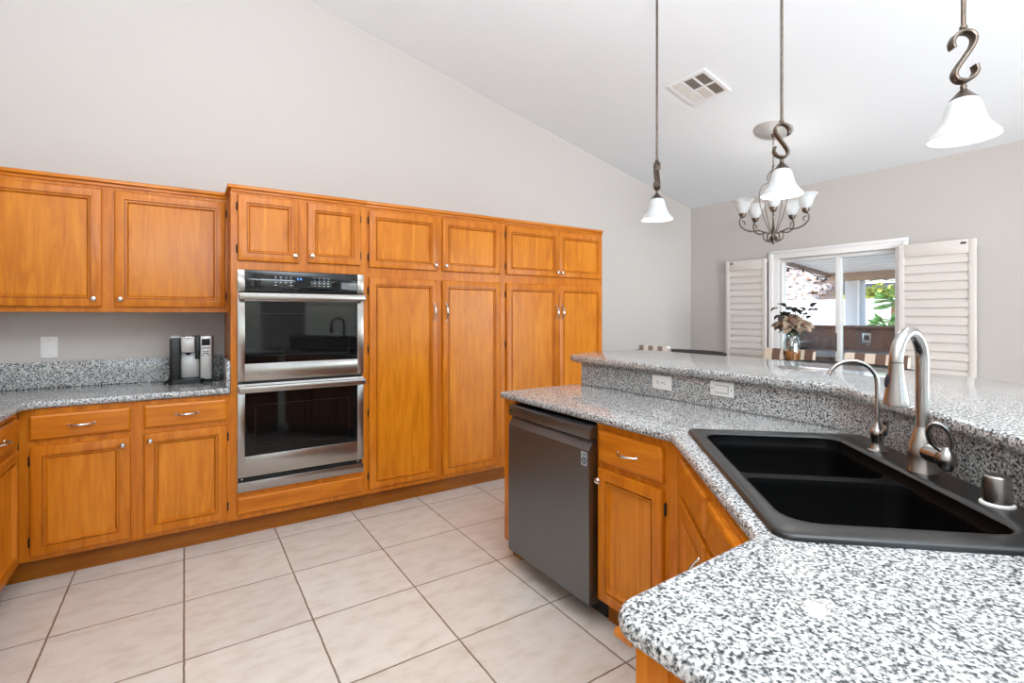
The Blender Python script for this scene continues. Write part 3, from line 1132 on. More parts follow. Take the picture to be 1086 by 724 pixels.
b3 = thing('base_cabinet', (1.75, 1.37, 0), 'oak island base cabinet with one drawer and one door, right of the dishwasher', 'cabinet')
MB().box(XI, RX - 0.03, 1.200, 1.588, 0.12, 0.879).build('carcass', M['oak'], b3)
MB().box(XI + 0.07, XI + 0.088, 1.15, 1.588, 0.0, 0.12).build('toe_kick', M['oak_toe'], b3)
cab_drawer(b3, (XI, 1.562, 0.716), -EY, mX, 0.340, 0.135, M['oak_y'])
cab_door(b3, (XI, 1.562, 0.134), -EY, mX, 0.341, 0.558, knob_at=(0.020, 0.510), hinge_side='r')

# corner sink cabinet: open box under the sink with a diagonal face
b4 = thing('sink_cabinet', (1.35, 0.85, 0), 'diagonal oak corner cabinet under the black sink', 'cabinet')
A = Vector((XI, 1.199, 0))
A2 = Vector((XI, 1.168, 0))
LD = 0.80
B2 = A2 + T_ * LD
W_ = -N_
mb = MB()
mb.loops([[A2 + W_ * 0 + EZ * z, B2 + EZ * z, B2 + N_ * 0.02 + EZ * z, A2 + N_ * 0.02 + EZ * z] for z in (0.12, 0.879)])
mb.loops([[Vector((XI, 1.199, z)), Vector((XI, 1.169, z)), Vector((XI + 0.02, 1.150, z)), Vector((XI + 0.02, 1.199, z))] for z in (0.12, 0.879)])
mb.build('face_frame', M['oak'], b4)
q = [A2 + N_ * 0.022 + T_ * 0.02, A2 + N_ * 0.022 + T_ * (LD - 0.03), A2 + N_ * 0.52 + T_ * (LD - 0.03), A2 + N_ * 0.52 + T_ * 0.03]
mb = MB().loops([[p + EZ * z for p in q] for z in (0.12, 0.14)])
mb.build('cabinet_floor', M['oak'], b4)
q = [A2 + N_ * 0.08 + T_ * 0.02, A2 + N_ * 0.08 + T_ * (LD + 0.02), A2 + N_ * 0.098 + T_ * (LD + 0.02), A2 + N_ * 0.098 + T_ * 0.02]
MB().loops([[p + EZ * z for p in q] for z in (0.0, 0.119)]).build('toe_kick', M['oak_toe'], b4)
for s0, ks in ((0.140, 0.045), (0.530, None)):
    o = A2 + T_ * s0
    wd = 0.360 if ks else 0.250
    cab_drawer(b4, (o.x, o.y, 0.752), T_, W_, wd, 0.112, M['oak_y'], False, 'false_drawer')
    cab_door(b4, (o.x, o.y, 0.144), T_, W_, wd, 0.590, pull_at=(0.318, 0.475) if ks else (0.04, 0.475))

b5 = thing('base_cabinet', (0.75, 0.2, 0), 'oak cabinet end under the rounded near corner of the island worktop', 'cabinet')
mb = MB().box(0.545, 0.885, -0.07, 0.495, 0.10, 0.879, 0.002)
mb.build('carcass', M['oak'], b5)
MB().box(0.575, 0.885, -0.06, 0.43, 0.0, 0.10).build('toe_kick', M['oak_toe'], b5)
MB().box(0.540, 0.545, 0.441, 0.497, 0.10, 0.872, 0.001).build('corner_stile', M['oak'], b5)
MB().box(0.530, 0.90, 0.497, 0.530, 0.868, 0.8795, 0.001).build('apron', M['oak_x'], b5)

# ------------------------------------------------------------------ sink
sk = thing('sink', tuple(SK(0.44, 0.29, 0.914)), 'black composite double-bowl sink set in the island corner', 'sink')


def skl(s0, s1, r0, r1, rad, z, off=0.0, n=5):
    pl = fillet([(s0 + off, r0 + off), (s1 - off, r0 + off), (s1 - off, r1 - off), (s0 + off, r1 - off)], max(0.004, rad - off), n)
    return [SK(a, b, z) for a, b in pl]


mb = MB()
bm = mb.bm


def ring(pts):
    return [bm.verts.new(p) for p in pts]


def bridge(a, b):
    n = len(a)
    for i in range(n):
        j = (i + 1) % n
        bm.faces.new((a[i], a[j], b[j], b[i]))


O_ = (0.0, 0.885, 0.0, 0.578, 0.035)
rs = [ring(skl(*O_, z, off)) for z, off in ((0.9142, -0.002), (0.920, -0.002), (0.9255, 0.002), (0.927, 0.008))]
for a, b in zip(rs[:-1], rs[1:]):
    bridge(a, b)
I_ = (0.048, 0.815, 0.046, 0.474, 0.06)
ri = [ring(skl(*I_, z, off)) for z, off in ((0.927, -0.014), (0.9245, -0.005), (0.918, 0.0))]
fill(bm, [rs[-1], ri[0]])
for a, b in zip(ri[:-1], ri[1:]):
    bridge(a, b)
mb.build('rim', M['sink_rim_lit'], sk, smooth=50)
mb = MB()
bm = mb.bm
ri = [ring(skl(*I_, z, off)) for z, off in ((0.918, 0.0), (0.890, 0.003))]
bridge(*ri)
bowls = [(0.0515, 0.388, 0.0495, 0.4705, 0.0565), (0.428, 0.8115, 0.0495, 0.4705, 0.0565)]
tops = []
for bw in bowls:
    rr = [ring(skl(*bw, z, off)) for z, off in ((0.8895, 0.0), (0.884, 0.002), (0.870, 0.004), (0.745, 0.014), (0.728, 0.028), (0.722, 0.046))]
    for a, b in zip(rr[:-1], rr[1:]):
        bridge(a, b)
    bm.faces.new(rr[-1])
    tops.append(rr[0])
fill(bm, [ri[-1]] + tops)
sb = mb.build('basin', M['sink'], sk, smooth=50)
for bw in bowls:
    MB().lathe([(0.045, 0), (0.045, 0.003), (0.036, 0.0035), (0.03, 0.001)], SK((bw[0] + bw[1]) / 2, 0.27, 0.7225), 20).build('drain', M['nickel'], sk)

# ------------------------------------------------------------------ faucet and its neighbours
DZ = 0.927
fb = SK(0.435, 0.514)
fc = thing('faucet', (fb.x, fb.y, DZ), 'tall brushed nickel pull-down faucet behind the sink', 'faucet')
MB().lathe([(0.034, 0), (0.034, 0.005), (0.0315, 0.010), (0.0325, 0.045), (0.0305, 0.075), (0.020, 0.104), (0.0155, 0.118), (0.0150, 0.120)], (fb.x, fb.y, DZ), 28).build('body', M['nickel'], fc)
SP = Vector((-1.0, 0.04, 0)).normalized()
SR = 0.076
zc = 1.2200
pts = [Vector((fb.x, fb.y, DZ + 0.119)), Vector((fb.x, fb.y, 1.12)), Vector((fb.x, fb.y, 1.17))]
for k in range(0, 19):
    a = PI * k / 18
    pts.append(Vector((fb.x, fb.y, 0)) + SP * (SR * (1 - math.cos(a))) + EZ * (zc + SR * math.sin(a)))
MB().tube(pts, 0.0148, 18, up=(0, 1, 0)).build('spout', M['nickel'], fc)
hp = Vector((fb.x, fb.y, 0)) + SP * (2 * SR)
hd = MB().lathe([(0.0150, 0.002), (0.0155, -0.004), (0.0158, -0.02), (0.019, -0.045), (0.0255, -0.085), (0.0275, -0.098), (0.027, -0.103), (0.024, -0.104), (0.022, -0.098)],
                hp + EZ * zc, 26).build('spray_head', M['nickel'], fc)
bdir = Vector((-0.55, 0.72, 0)).normalized()
mb = MB().sphere((0, 0, 0), 1, 14, (0.005, 0.009, 0.018))
bmesh.ops.transform(mb.bm, verts=mb.bm.verts[:], matrix=Matrix.Translation(hp + EZ * (zc - 0.042) + bdir * 0.0185) @ Matrix.Rotation(math.atan2(bdir.y, bdir.x), 4, 'Z') @ Matrix.Rotation(-0.15, 4, 'Y'))
mb.build('spray_button', plain('navy_button', (24, 28, 46), 0.3), hd)
MB().lathe([(0.0155, 0.0012), (0.0155, -0.0012)], hp + EZ * (zc + 0.003), 20).build('seam', M['slot'], hd)
hdir = (T_ * 0.99 + N_ * 0.04).normalized()
hs = Vector((fb.x, fb.y, 0.985))
MB().tube([hs, hs + hdir * 0.04, hs + hdir * 0.072], [0.023, 0.022, 0.020], 18).build('handle_neck', M['nickel'], fc)
he = hs + hdir * 0.084
mb = MB()
mb.sphere(he + EZ * (-0.002), 1, 18, (0.021, 0.021, 0.029))
mb.tube([he + EZ * 0.006, he + EZ * 0.02, he + EZ * 0.03], [0.019, 0.013, 0.008], 14)
up_t = (EZ * 0.93 - N_ * 0.36).normalized()
sd_t = (N_ * 0.80 + T_ * 0.50 + EZ * 0.30).normalized()
mb.torus(he + up_t * 0.058 + N_ * 0.006, 0.021, 0.0052, sd_t, up_t, 30, 10, 0.036)
mb.build('loop_handle', M['nickel'], fc)

db = SK(0.232, 0.512)
df = thing('drinking_faucet', (db.x, db.y, DZ), 'small gooseneck drinking water tap left of the tall faucet', 'faucet')
MB().lathe([(0.026, 0), (0.026, 0.003), (0.020, 0.007), (0.0155, 0.020), (0.0155, 0.032), (0.0185, 0.045), (0.020, 0.056), (0.016, 0.068), (0.009, 0.076), (0.0075, 0.090)], (db.x, db.y, DZ), 24).build('body', M['nickel'], df)
dd2 = (-N_ * 0.98 - T_ * 0.12).normalized()
pts = [Vector((db.x, db.y, z)) for z in (DZ + 0.088, 1.07, 1.10, 1.132)]
for k in range(1, 15):
    a = PI * 0.90 * k / 14
    pts.append(Vector((db.x, db.y, 0)) + dd2 * (0.067 * (1 - math.cos(a))) + EZ * (1.132 + 0.067 * math.sin(a)))
MB().tube(pts, 0.0064, 12, up=(0, 1, 0)).build('spout', M['nickel'], df)
ld = (T_ * 0.8 + N_ * 0.15).normalized()
lb = Vector((db.x, db.y, DZ + 0.056))
MB().tube(catmull([lb + ld * 0.008, lb + ld * 0.026 + EZ * 0.002, lb + ld * 0.032 + EZ * 0.014, lb + ld * 0.032 + EZ * 0.032, lb + ld * 0.033 + EZ * 0.042], 5),
          [0.009 - 0.0028 * (k / 20) + (0.003 * max(0, k - 15) / 5) for k in range(21)], 12).build('lever', M['nickel'], df)

ab = SK(0.660, 0.527)
ag = thing('sink_air_gap', (ab.x, ab.y, DZ), 'short brushed cylinder cap with white ring right of the tall faucet', 'air gap')
MB().lathe([(0.030, 0), (0.030, 0.004), (0.026, 0.006)], (ab.x, ab.y, DZ), 26).build('gasket', M['white_ring'], ag)
MB().lathe([(0.0245, 0.005), (0.0245, 0.052), (0.0235, 0.061), (0.020, 0.064)], (ab.x, ab.y, DZ), 26).build('cap', M['nickel'], ag)
vd = (-N_ * 0.9 - T_ * 0.35).normalized()
a2 = Vector((ab.x, ab.y, DZ + 0.032)) + vd * 0.0235
sdv = Vector((-vd.y, vd.x, 0))
MB().loops([[a2 + sdv * x + EZ * z + vd * t for x, z in ((-0.004, 0), (0.004, 0), (0.004, 0.02), (-0.004, 0.02))] for t in (0, 0.0025)]).build('vent_slot', M['gap'], ag)

# outlets on the riser
oo = thing('outlet', (RX, 1.706, 0.991), 'white duplex outlet on the granite riser nearer the pantry', 'outlet')
MB().box(RX - 0.006, RX, 1.646, 1.767, 0.957, 1.026, 0.002).build('cover', M['plate'], oo)
for yy in (1.687, 1.726):
    fcx = MB().lathe([(0.0165, 0), (0.0165, 0.0015)], (RX - 0.006, yy, 0.9915), 18, mX).build('receptacle', M['plate'], oo)
    mb = MB().box(RX - 0.0082, RX - 0.007, yy - 0.006, yy + 0.004, 0.996, 0.9985).box(RX - 0.0082, RX - 0.007, yy - 0.006, yy + 0.004, 0.985, 0.9875)
    mb.lathe([(0.003, 0), (0.003, 0.0008)], (RX - 0.0074, yy + 0.009, 0.9915), 10, mX)
    mb.build('slots', M['slot'], fcx)
mb = MB()
mb.lathe([(0.003, 0), (0.003, 0.001)], (RX - 0.006, 1.7065, 0.9915), 8, mX)
mb.build('screw', M['slot'], oo)
so = thing('light_switch', (RX, 1.365, 1.0), 'white rocker switch plate on the granite riser nearer the sink', 'light switch')
MB().box(RX - 0.006, RX, 1.306, 1.424, 0.967, 1.034, 0.002).build('cover', M['plate'], so)
MB().box(RX - 0.0066, RX - 0.0058, 1.3305, 1.3995, 0.9825, 1.0185).build('rocker_gap', plain('rocker_shadow_gap', (120, 118, 114), 0.6), so)
MB().box(RX - 0.010, RX - 0.006, 1.333, 1.397, 0.985, 1.016, 0.001).build('rocker', M['plate'], so)
for yy in (1.316, 1.414):
    MB().lathe([(0.003, 0), (0.003, 0.001)], (RX - 0.006, yy, 1.0005), 8, mX).build('screw', M['slot'], so)

# ------------------------------------------------------------------ pendants over the bar
def pendant(x, y, ang, flip, label):
    zc_ = ceil_z(x)
    root = thing('pendant_lamp', (x, y, 1.917), label, 'pendant lamp', 'pendant lamps over the bar')
    c = Vector((x, y, 0))
    U = Vector((math.cos(ang), math.sin(ang), 0)) * flip
    MB().lathe([(0.06, 0.0), (0.06, -0.012), (0.045, -0.022), (0.012, -0.03)], (x, y, zc_ + 0.008), 24).build('canopy', M['bronze'], root)
    MB().tube([(x, y, 2.275), (x, y, 2.6), (x, y, zc_)], 0.0068, 10).build('rod', M['bronze'], root)
    MB().lathe([(0.006, 0), (0.011, 0.006), (0.011, 0.012), (0.007, 0.018)], (x, y, 2.268), 14).build('collar', M['bronze'], root)
    top, bot = 2.268, 2.098
    H = top - bot
    S = [(-0.027, 0.66), (-0.031, 0.76), (-0.024, 0.88), (-0.006, 0.965), (0.014, 0.95), (0.026, 0.85), (0.022, 0.70), (0.006, 0.52), (-0.012, 0.34), (-0.024, 0.18), (-0.018, 0.06), (0.000, 0.02), (0.020, 0.08), (0.031, 0.20), (0.027, 0.32)]
    path = catmull([c + U * (a * 1.12) + EZ * (bot + H * b) for a, b in S], 4)
    n = len(path)
    Np = Vector((-U.y, U.x, 0))
    mb = MB()
    for off in (-0.0105, 0, 0.0105):                 # reeded strap: three beads side by side
        mb.tube([p + Np * off for p in path], 0.0070, 8, 0.85, up=tuple(Np))
    mb.build('scroll', M['bronze'], root)
    MB().lathe([(0.034, -0.036), (0.037, -0.032), (0.026, -0.020), (0.016, -0.008), (0.008, 0.0), (0.0095, 0.010), (0.006, 0.020), (0.0095, 0.03), (0.005, 0.036)], (x, y, 2.076), 22).build('cap', M['bronze'], root)
    prof = [(0.026, 2.047), (0.037, 2.041), (0.046, 2.024), (0.051, 2.003), (0.056, 1.982), (0.064, 1.962), (0.076, 1.944), (0.090, 1.928), (0.0945, 1.919), (0.0925, 1.917), (0.088, 1.926), (0.073, 1.943),
            (0.061, 1.961), (0.053, 1.982), (0.048, 2.003), (0.043, 2.024), (0.033, 2.037)]
    MB().lathe(prof, (x, y, 0), 36, cap0=True, cap1=True).build('shade', M['shade'], root)
    MB().sphere((x, y, 1.975), 0.024, 14, (1, 1, 1.25)).build('bulb', M['bulb'], root)
    l = lamp('bulb_light', 'POINT', (x, y, 1.938), None, 2.2, (1.0, 0.97, 0.93), 0.03)
    return root


pendant(2.398, 2.036, math.radians(40 + 8), 1, 'leftmost of the three pendants, hanging over the far end of the bar')
pendant(2.414, 1.289, math.radians(28 - 90 + 18), -1, 'middle of the three pendants, hanging in front of the chandelier')
pendant(2.122, 0.542, math.radians(14 - 90 + 32), 1, 'rightmost and nearest pendant, hanging above the right shutter')

# ------------------------------------------------------------------ ceiling vent
vx, vy, vs = 3.322, 2.413, 0.168
sl = -0.2306
vt = thing('ceiling_vent', (vx, vy, ceil_z(vx)), 'white six-cell air vent on the sloped ceiling', 'vent')
VU = Vector((1, 0, sl)).normalized()
VV = EY
VW = Vector((sl, 0, -1)).normalized()
vo = Vector((vx, vy, ceil_z(vx)))


def vbox(mb, a0, a1, b0, b1, c0, c1):
    t = bmesh.new()
    bmesh.ops.create_cube(t, size=1)
    for v in t.verts:
        a = (a0 + a1) / 2 + v.co.x * (a1 - a0)
        b = (b0 + b1) / 2 + v.co.y * (b1 - b0)
        c = (c0 + c1) / 2 + v.co.z * (c1 - c0)
        v.co = vo + VU * a + VV * b + VW * c
    mb._merge(t)


mb = MB()
for a0, a1, b0, b1 in ((-vs, -vs + 0.028, -vs, vs), (vs - 0.028, vs, -vs, vs), (-vs + 0.028, vs - 0.028, -vs, -vs + 0.028), (-vs + 0.028, vs - 0.028, vs - 0.028, vs), (-0.007, 0.007, -vs + 0.028, vs - 0.028)):
    vbox(mb, a0, a1, b0, b1, 0.0, 0.012)
for bb in (-0.0475, 0.0475):
    for a0, a1 in ((-vs + 0.028, -0.007), (0.007, vs - 0.028)):
        vbox(mb, a0, a1, bb - 0.007, bb + 0.007, 0.0, 0.011)
mb.build('frame', M['trim'], vt)
MB_b = MB()
vbox(MB_b, -vs + 0.02, vs - 0.02, -vs + 0.02, vs - 0.02, 0.0, 0.0015)
MB_b.build('duct_opening', plain('duct_dark', (120, 96, 74), 0.9), vt)
cells = [(-1, 2, (0.0, 0.8)), (-1, 1, (0.0, -0.9)), (-1, 0, (0.0, -0.9)), (1, 2, (0.0, 0.9)), (1, 1, (0.9, 0.0)), (1, 0, (0.0, -0.9))]
for side, k, (ta, tb) in cells:
    a0, a1 = ((-vs + 0.029, -0.008) if side < 0 else (0.008, vs - 0.029))
    b0 = -vs + 0.029 + k * 0.095
    b1 = b0 + 0.080
    mb = MB()
    nl = 8
    for i in range(nl):
        if ta:
            u = a0 + (a1 - a0) * (i + 0.5) / nl
            pts = [vo + VU * (u + s * 0.007 * 1) + VV * b + VW * (0.006 + s * 0.004) for s, b in ((-1, b0), (1, b0), (1, b1), (-1, b1))]
        else:
            b = b0 + (b1 - b0) * (i + 0.5) / nl
            sg = 1 if tb > 0 else -1
            pts = [vo + VU * u + VV * (b + s * 0.0045) + VW * (0.006 + s * sg * 0.004) for s, u in ((-1, a0), (1, a0), (1, a1), (-1, a1))]
        mb.loops([pts, [p + VW * 0.0012 for p in pts]])
    mb.build('louver_cell', M['cell_vent'], vt, smooth=0)

# ------------------------------------------------------------------ chandelier
hx, hy = 4.165, 2.295
ch = thing('chandelier', (hx, hy, 1.93), 'bronze five-arm chandelier with upturned white shades over the dining table', 'chandelier')
cz = ceil_z(hx)
mb = MB().lathe([(0.152, 0.0), (0.152, 0.008), (0.140, 0.014), (0.085, 0.018), (0.070, 0.030), (0.03, 0.036)], (hx, hy, cz), 36, VW)
mb.build('canopy', plain('satin_canopy', (188, 184, 180), 0.35, 0.3), ch)
MB().lathe([(0.016, -0.03), (0.016, 0.0)], (hx, hy, cz - 0.03), 12).build('canopy_nut', M['bronze'], ch)
mb = MB()
z = cz - 0.055
k = 0
while z > 2.60:
    a1_ = EX if k % 2 else EY
    mb.torus((hx, hy, z - 0.016), 0.0075, 0.0018, a1_, EZ, 12, 6, 0.018)
    z -= 0.030
    k += 1
mb.build('chain', M['bronze'], ch)
hub = Vector((hx, hy, 0))
MB().lathe([(0.004, 2.60), (0.010, 2.585), (0.006, 2.57), (0.005, 2.2), (0.007, 2.10), (0.016, 2.05), (0.010, 2.02), (0.030, 1.995), (0.032, 1.982), (0.014, 1.972), (0.016, 1.955), (0.006, 1.935)], (hx, hy, 0), 18).build('stem', M['bronze'], ch)
view_a = math.atan2(hy, hx)
for i in range(5):
    a = view_a + PI + i * 2 * PI / 5
    D = Vector((math.cos(a), math.sin(a), 0))
    arm = MB()
    P = [(0.020, 1.985), (0.045, 1.960), (0.075, 1.985), (0.075, 2.025), (0.052, 2.040)]
    arm.tube(catmull([hub + D * r + EZ * z for r, z in P], 6), 0.0058, 8)
    P = [(0.060, 2.030), (0.110, 2.055), (0.150, 2.048), (0.195, 2.052), (0.240, 2.075), (0.268, 2.115), (0.262, 2.155), (0.245, 2.170)]
    arm.tube(catmull([hub + D * r + EZ * z for r, z in P], 6), 0.0062, 8)
    P = [(0.235, 2.105), (0.225, 2.120), (0.235, 2.138), (0.250, 2.140)]
    arm.tube(catmull([hub + D * r + EZ * z for r, z in P], 5), 0.0045, 8)
    arm.build('arm', M['bronze'], ch)
    wire = MB()
    P = [(0.006, 2.565), (0.030, 2.545), (0.050, 2.500), (0.040, 2.460), (0.075, 2.440), (0.105, 2.390), (0.108, 2.300), (0.080, 2.180), (0.045, 2.080), (0.020, 2.02)]
    wire.tube(catmull([hub + D.xyz * r + EZ * z for r, z in P], 6), 0.0034, 6)
    wire.build('scroll_wire', M['bronze'], ch)
    c = hub + D * 0.245
    MB().lathe([(0.007, 2.165), (0.020, 2.172), (0.028, 2.190), (0.030, 2.202), (0.024, 2.204)], (c.x, c.y, 0), 18).build('cup', M['bronze'], ch)
    prof = [(0.022, 2.200), (0.036, 2.212), (0.050, 2.240), (0.060, 2.275), (0.074, 2.302), (0.092, 2.318), (0.090, 2.320), (0.070, 2.305), (0.056, 2.276), (0.046, 2.242), (0.032, 2.216), (0.018, 2.206)]
    MB().lathe(prof, (c.x, c.y, 0), 26).build('shade', M['shade'], ch)
    MB().sphere((c.x, c.y, 2.255), 0.020, 10, (1, 1, 1.3)).build('bulb', M['bulb'], ch)
lamp('chandelier_light', 'POINT', (hx, hy, 2.34), None, 3.5, (1.0, 0.97, 0.93), 0.22)

# ------------------------------------------------------------------ shutters
def shutter(y0, y1, stile_out, label, tag_left):
    root = thing('shutter_panel', (WE - 0.045, (y0 + y1) / 2, 0.06), label, 'shutter', 'shutter panels beside the patio door')
    xa, xb = WE - 0.062, WE - 0.034
    z0, z1 = 0.06, 1.942
    sw = 0.044
    mb = MB()
    mb.box(xa, xb, y0, y0 + sw, z0, z1, 0.003).box(xa, xb, y1 - sw, y1, z0, z1, 0.003)
    mb.box(xa, xb, y0 + sw, y1 - sw, z1 - 0.11, z1, 0.003).box(xa, xb, y0 + sw, y1 - sw, z0, z0 + 0.11, 0.003)
    mb.build('frame', M['shutter'], root)
    lz0, lz1 = z0 + 0.11, z1 - 0.11
    n = 23
    pitch = (lz1 - lz0) / n
    mb = MB()
    for i in range(n):
        zc2 = lz0 + pitch * (i + 0.5)
        pr = [(xa + 0.0065, zc2 - pitch * 0.60), (xa + 0.010, zc2 - pitch * 0.60), (xa + 0.0225, zc2 + pitch * 0.46), (xa + 0.019, zc2 + pitch * 0.50), (xa + 0.010, zc2 + 0.0)]
        pr = [(xa + 0.002, zc2 - pitch * 0.50), (xa + 0.007, zc2 - pitch * 0.52), (xa + 0.0215, zc2 + pitch * 0.40), (xa + 0.020, zc2 + pitch * 0.55), (xa + 0.016, zc2 + pitch * 0.50), (xa + 0.006, zc2)]
        mb.loops([[(x, y0 + sw + 0.001, z) for x, z in pr], [(x, y1 - sw - 0.001, z) for x, z in pr]])
    mb.build('louvers', M['shutter'], root, smooth=0)
    yy = y1 - 0.075 if tag_left else y0 + 0.075
    MB().box(xa - 0.004, xa, yy - 0.018, yy + 0.018, z1 - 0.037, z1 - 0.022, 0.002).build('catch', M['slot'], root)
    return root


shutter(2.945, 3.415, 'l', 'closed white louvered shutter left of the patio door', True)
sr = shutter(1.252, 1.764, 'r', 'closed white louvered shutter right of the patio door, behind the tall faucet', False)
# the tracks the panels slide on sit on the wall
struct(MB().box(WE - 0.034, WE - 0.001, 2.95, 3.40, 1.90, 1.93, 0.002).box(WE - 0.034, WE - 0.031, 1.26, 1.69, 1.90, 1.93).box(WE - 0.031, WE - 0.001, 1.26, 1.69, 1.90, 1.93).box(WE - 0.034, WE - 0.001, 2.95, 3.40, 0.0, 0.058, 0.002).box(WE - 0.06, WE - 0.001, 1.26, 1.69, 0.0, 0.058, 0.002).box(WE - 0.06, WE - 0.034, 2.95, 3.40, 0.0, 0.058, 0.002).build('trim_2', M['trim']))

# ------------------------------------------------------------------ dining furniture
def round_table(x, y, R, label, H=0.92):
    root = thing('dining_table', (x, y, 0), label, 'table')
    MB().lathe([(R - 0.05, H - 0.045), (R - 0.006, H - 0.034), (R, H - 0.020), (R, H - 0.008), (R - 0.006, H)], (x, y, 0), 64).build('tabletop', M['dark_wood'], root)
    MB().lathe([(0.10, H - 0.045), (0.06, H - 0.07), (0.045, 0.7), (0.055, 0.45), (0.045, 0.2), (0.07, 0.10), (0.09, 0.06)], (x, y, 0), 24).build('pedestal', M['dark_wood'], root)
    for k in range(4):
        a = PI / 4 + k * PI / 2
        D = Vector((math.cos(a), math.sin(a), 0))
        MB().tube([Vector((x, y, 0.10)) + D * 0.05, Vector((x, y, 0.085)) + D * 0.18, Vector((x, y, 0.035)) + D * 0.30, Vector((x, y, 0.025)) + D * 0.34], [0.035, 0.03, 0.026, 0.024], 10).build('foot', M['dark_wood'], root)
    return root


round_table(4.28, 1.98, 0.62, 'round black dining table holding the flower vase')
round_table(4.30, 3.40, 0.49, 'round black table in the far corner by the bare wall', 0.945)


def make_chair(fabric, label):
    """counter-height chair facing -x, origin on the floor under the seat"""
    root = thing('dining_chair', (0, 0, 0), label, 'chair', 'striped chairs around the tables')
    w = 0.235
    MB().box(-0.21, 0.20, -w, w, 0.60, 0.67, 0.018, 3).build('seat', fabric, root)
    mb = MB()
    ys = [-w + 2 * w * k / 10 for k in range(11)]
    zs = [0.66, 0.75, 0.85, 0.94, 0.985, 1.0]
    rings = []
    for z in zs:
        lean = 0.215 + (z - 0.66) * 0.10
        th = 0.030 if z < 0.98 else 0.020
        fr = [(lean - th + 0.010 * ((y / w) ** 2) * -1, y * (1 if z < 0.99 else 0.97), z) for y in ys]
        bk = [(lean + th * 0.6, y * (1 if z < 0.99 else 0.97), z) for y in reversed(ys)]
        rings.append(fr + bk)
    mb.loops(rings)
    mb.build('backrest', fabric, root, smooth=50)
    for sy in (-1, 1):
        MB().tube([(0.195, sy * (w - 0.02), 0.62), (0.215, sy * (w - 0.02), 0.3), (0.245, sy * (w - 0.01), 0.001)], [0.021, 0.019, 0.016], 8).build('leg', M['chair_wood'], root)
        MB().tube([(-0.185, sy * (w - 0.03), 0.61), (-0.19, sy * (w - 0.03), 0.3), (-0.20, sy * (w - 0.025), 0.001)], [0.021, 0.019, 0.016], 8).build('leg', M['chair_wood'], root)
    mb = MB().box(-0.19, 0.20, -w + 0.015, -w + 0.035, 0.20, 0.225).box(-0.19, 0.20, w - 0.035, w - 0.015, 0.20, 0.225).box(-0.20, -0.18, -w + 0.03, w - 0.03, 0.28, 0.305)
    mb.build('stretcher', M['chair_wood'], root)
    return root


c1 = make_chair(M['stripe'], 'striped chair whose back shows behind the flower vase')
c1.location = (4.72, 2.575, 0)
c2 = copy_tree(c1)
c2['label'] = 'striped chair whose back shows right of the vase, beside the faucet spout'
c2.location = (4.72, 1.840, 0)
c3 = make_chair(M['stripe_grey'], 'grey and white striped chair by the corner table, just past the pantry end')
c3.rotation_euler = (0, 0, PI)
c3.location = (3.93, 3.165, 0)
c3.scale = (1, 0.72, 1.045)

# vase with flowers
vxx, vyy = 4.60, 2.365
va = thing('flower_vase', (vxx, vyy, 0.92), 'clear glass vase of cream flowers and dark leaves on the black dining table', 'vase')
MB().lathe([(0.060, 0.921), (0.068, 0.926), (0.073, 0.99), (0.070, 1.08), (0.054, 1.13), (0.052, 1.145), (0.060, 1.17), (0.057, 1.17), (0.049, 1.145), (0.051, 1.13), (0.066, 1.08), (0.069, 0.99), (0.064, 0.930)], (vxx, vyy, 0), 32).build('glass', M['vase'], va)
MB().lathe([(0.0, 0.9285), (0.058, 0.9285), (0.0625, 0.935), (0.0670, 0.985), (0.0670, 1.015), (0.03, 1.022)], (vxx, vyy, 0), 24).build('bead_fill', M['amber'], va)
stems = MB()
heads = [(-0.035, -0.02, 1.285), (-0.06, -0.115, 1.25), (0.02, 0.10, 1.255), (0.03, 0.05, 1.36), (-0.01, -0.05, 1.40), (0.05, -0.1, 1.36), (0.0, 0.08, 1.23)]
for (a, b, z) in heads:
    stems.tube(catmull([(vxx + a * 0.1, vyy - b * 0.2, 1.0), (vxx + a * 0.2, vyy + b * 0.05, 1.13), (vxx + a * 0.7, vyy + b * 0.7, z - 0.06), (vxx + a, vyy + b, z)], 5), 0.004, 7)
stems.build('stems', M['leaf_dark'], va)


def petal(mb, c, D, tilt, L, Wd, curl=0.4, n=6):
    D = Vector(D).normalized()
    S = Vector((-D.y, D.x, 0))
    rows = []
    for i in range(n + 1):
        t = i / n
        ang = tilt - curl * t
        p = Vector(c) + (D * math.cos(ang) + EZ * math.sin(ang)) * (L * t)
        wv = Wd * math.sin(PI * (0.12 + 0.86 * t)) ** 0.8
        up = (-D * math.sin(ang) + EZ * math.cos(ang))
        rows.append([p - S * wv + up * wv * 0.35, p - S * wv * 0.5 + up * wv * 0.08, p, p + S * wv * 0.5 + up * wv * 0.08, p + S * wv + up * wv * 0.35])
    lo = [[q - EZ * 0.0015 for q in r] for r in rows]
    for A_, flip in ((rows, 0), (lo, 1)):
        vs = [[mb.bm.verts.new(q) for q in r] for r in A_]
        for i in range(n):
            for j in range(4):
                f = (vs[i][j], vs[i][j + 1], vs[i + 1][j + 1], vs[i + 1][j])
                mb.bm.faces.new(f[::-1] if flip else f)


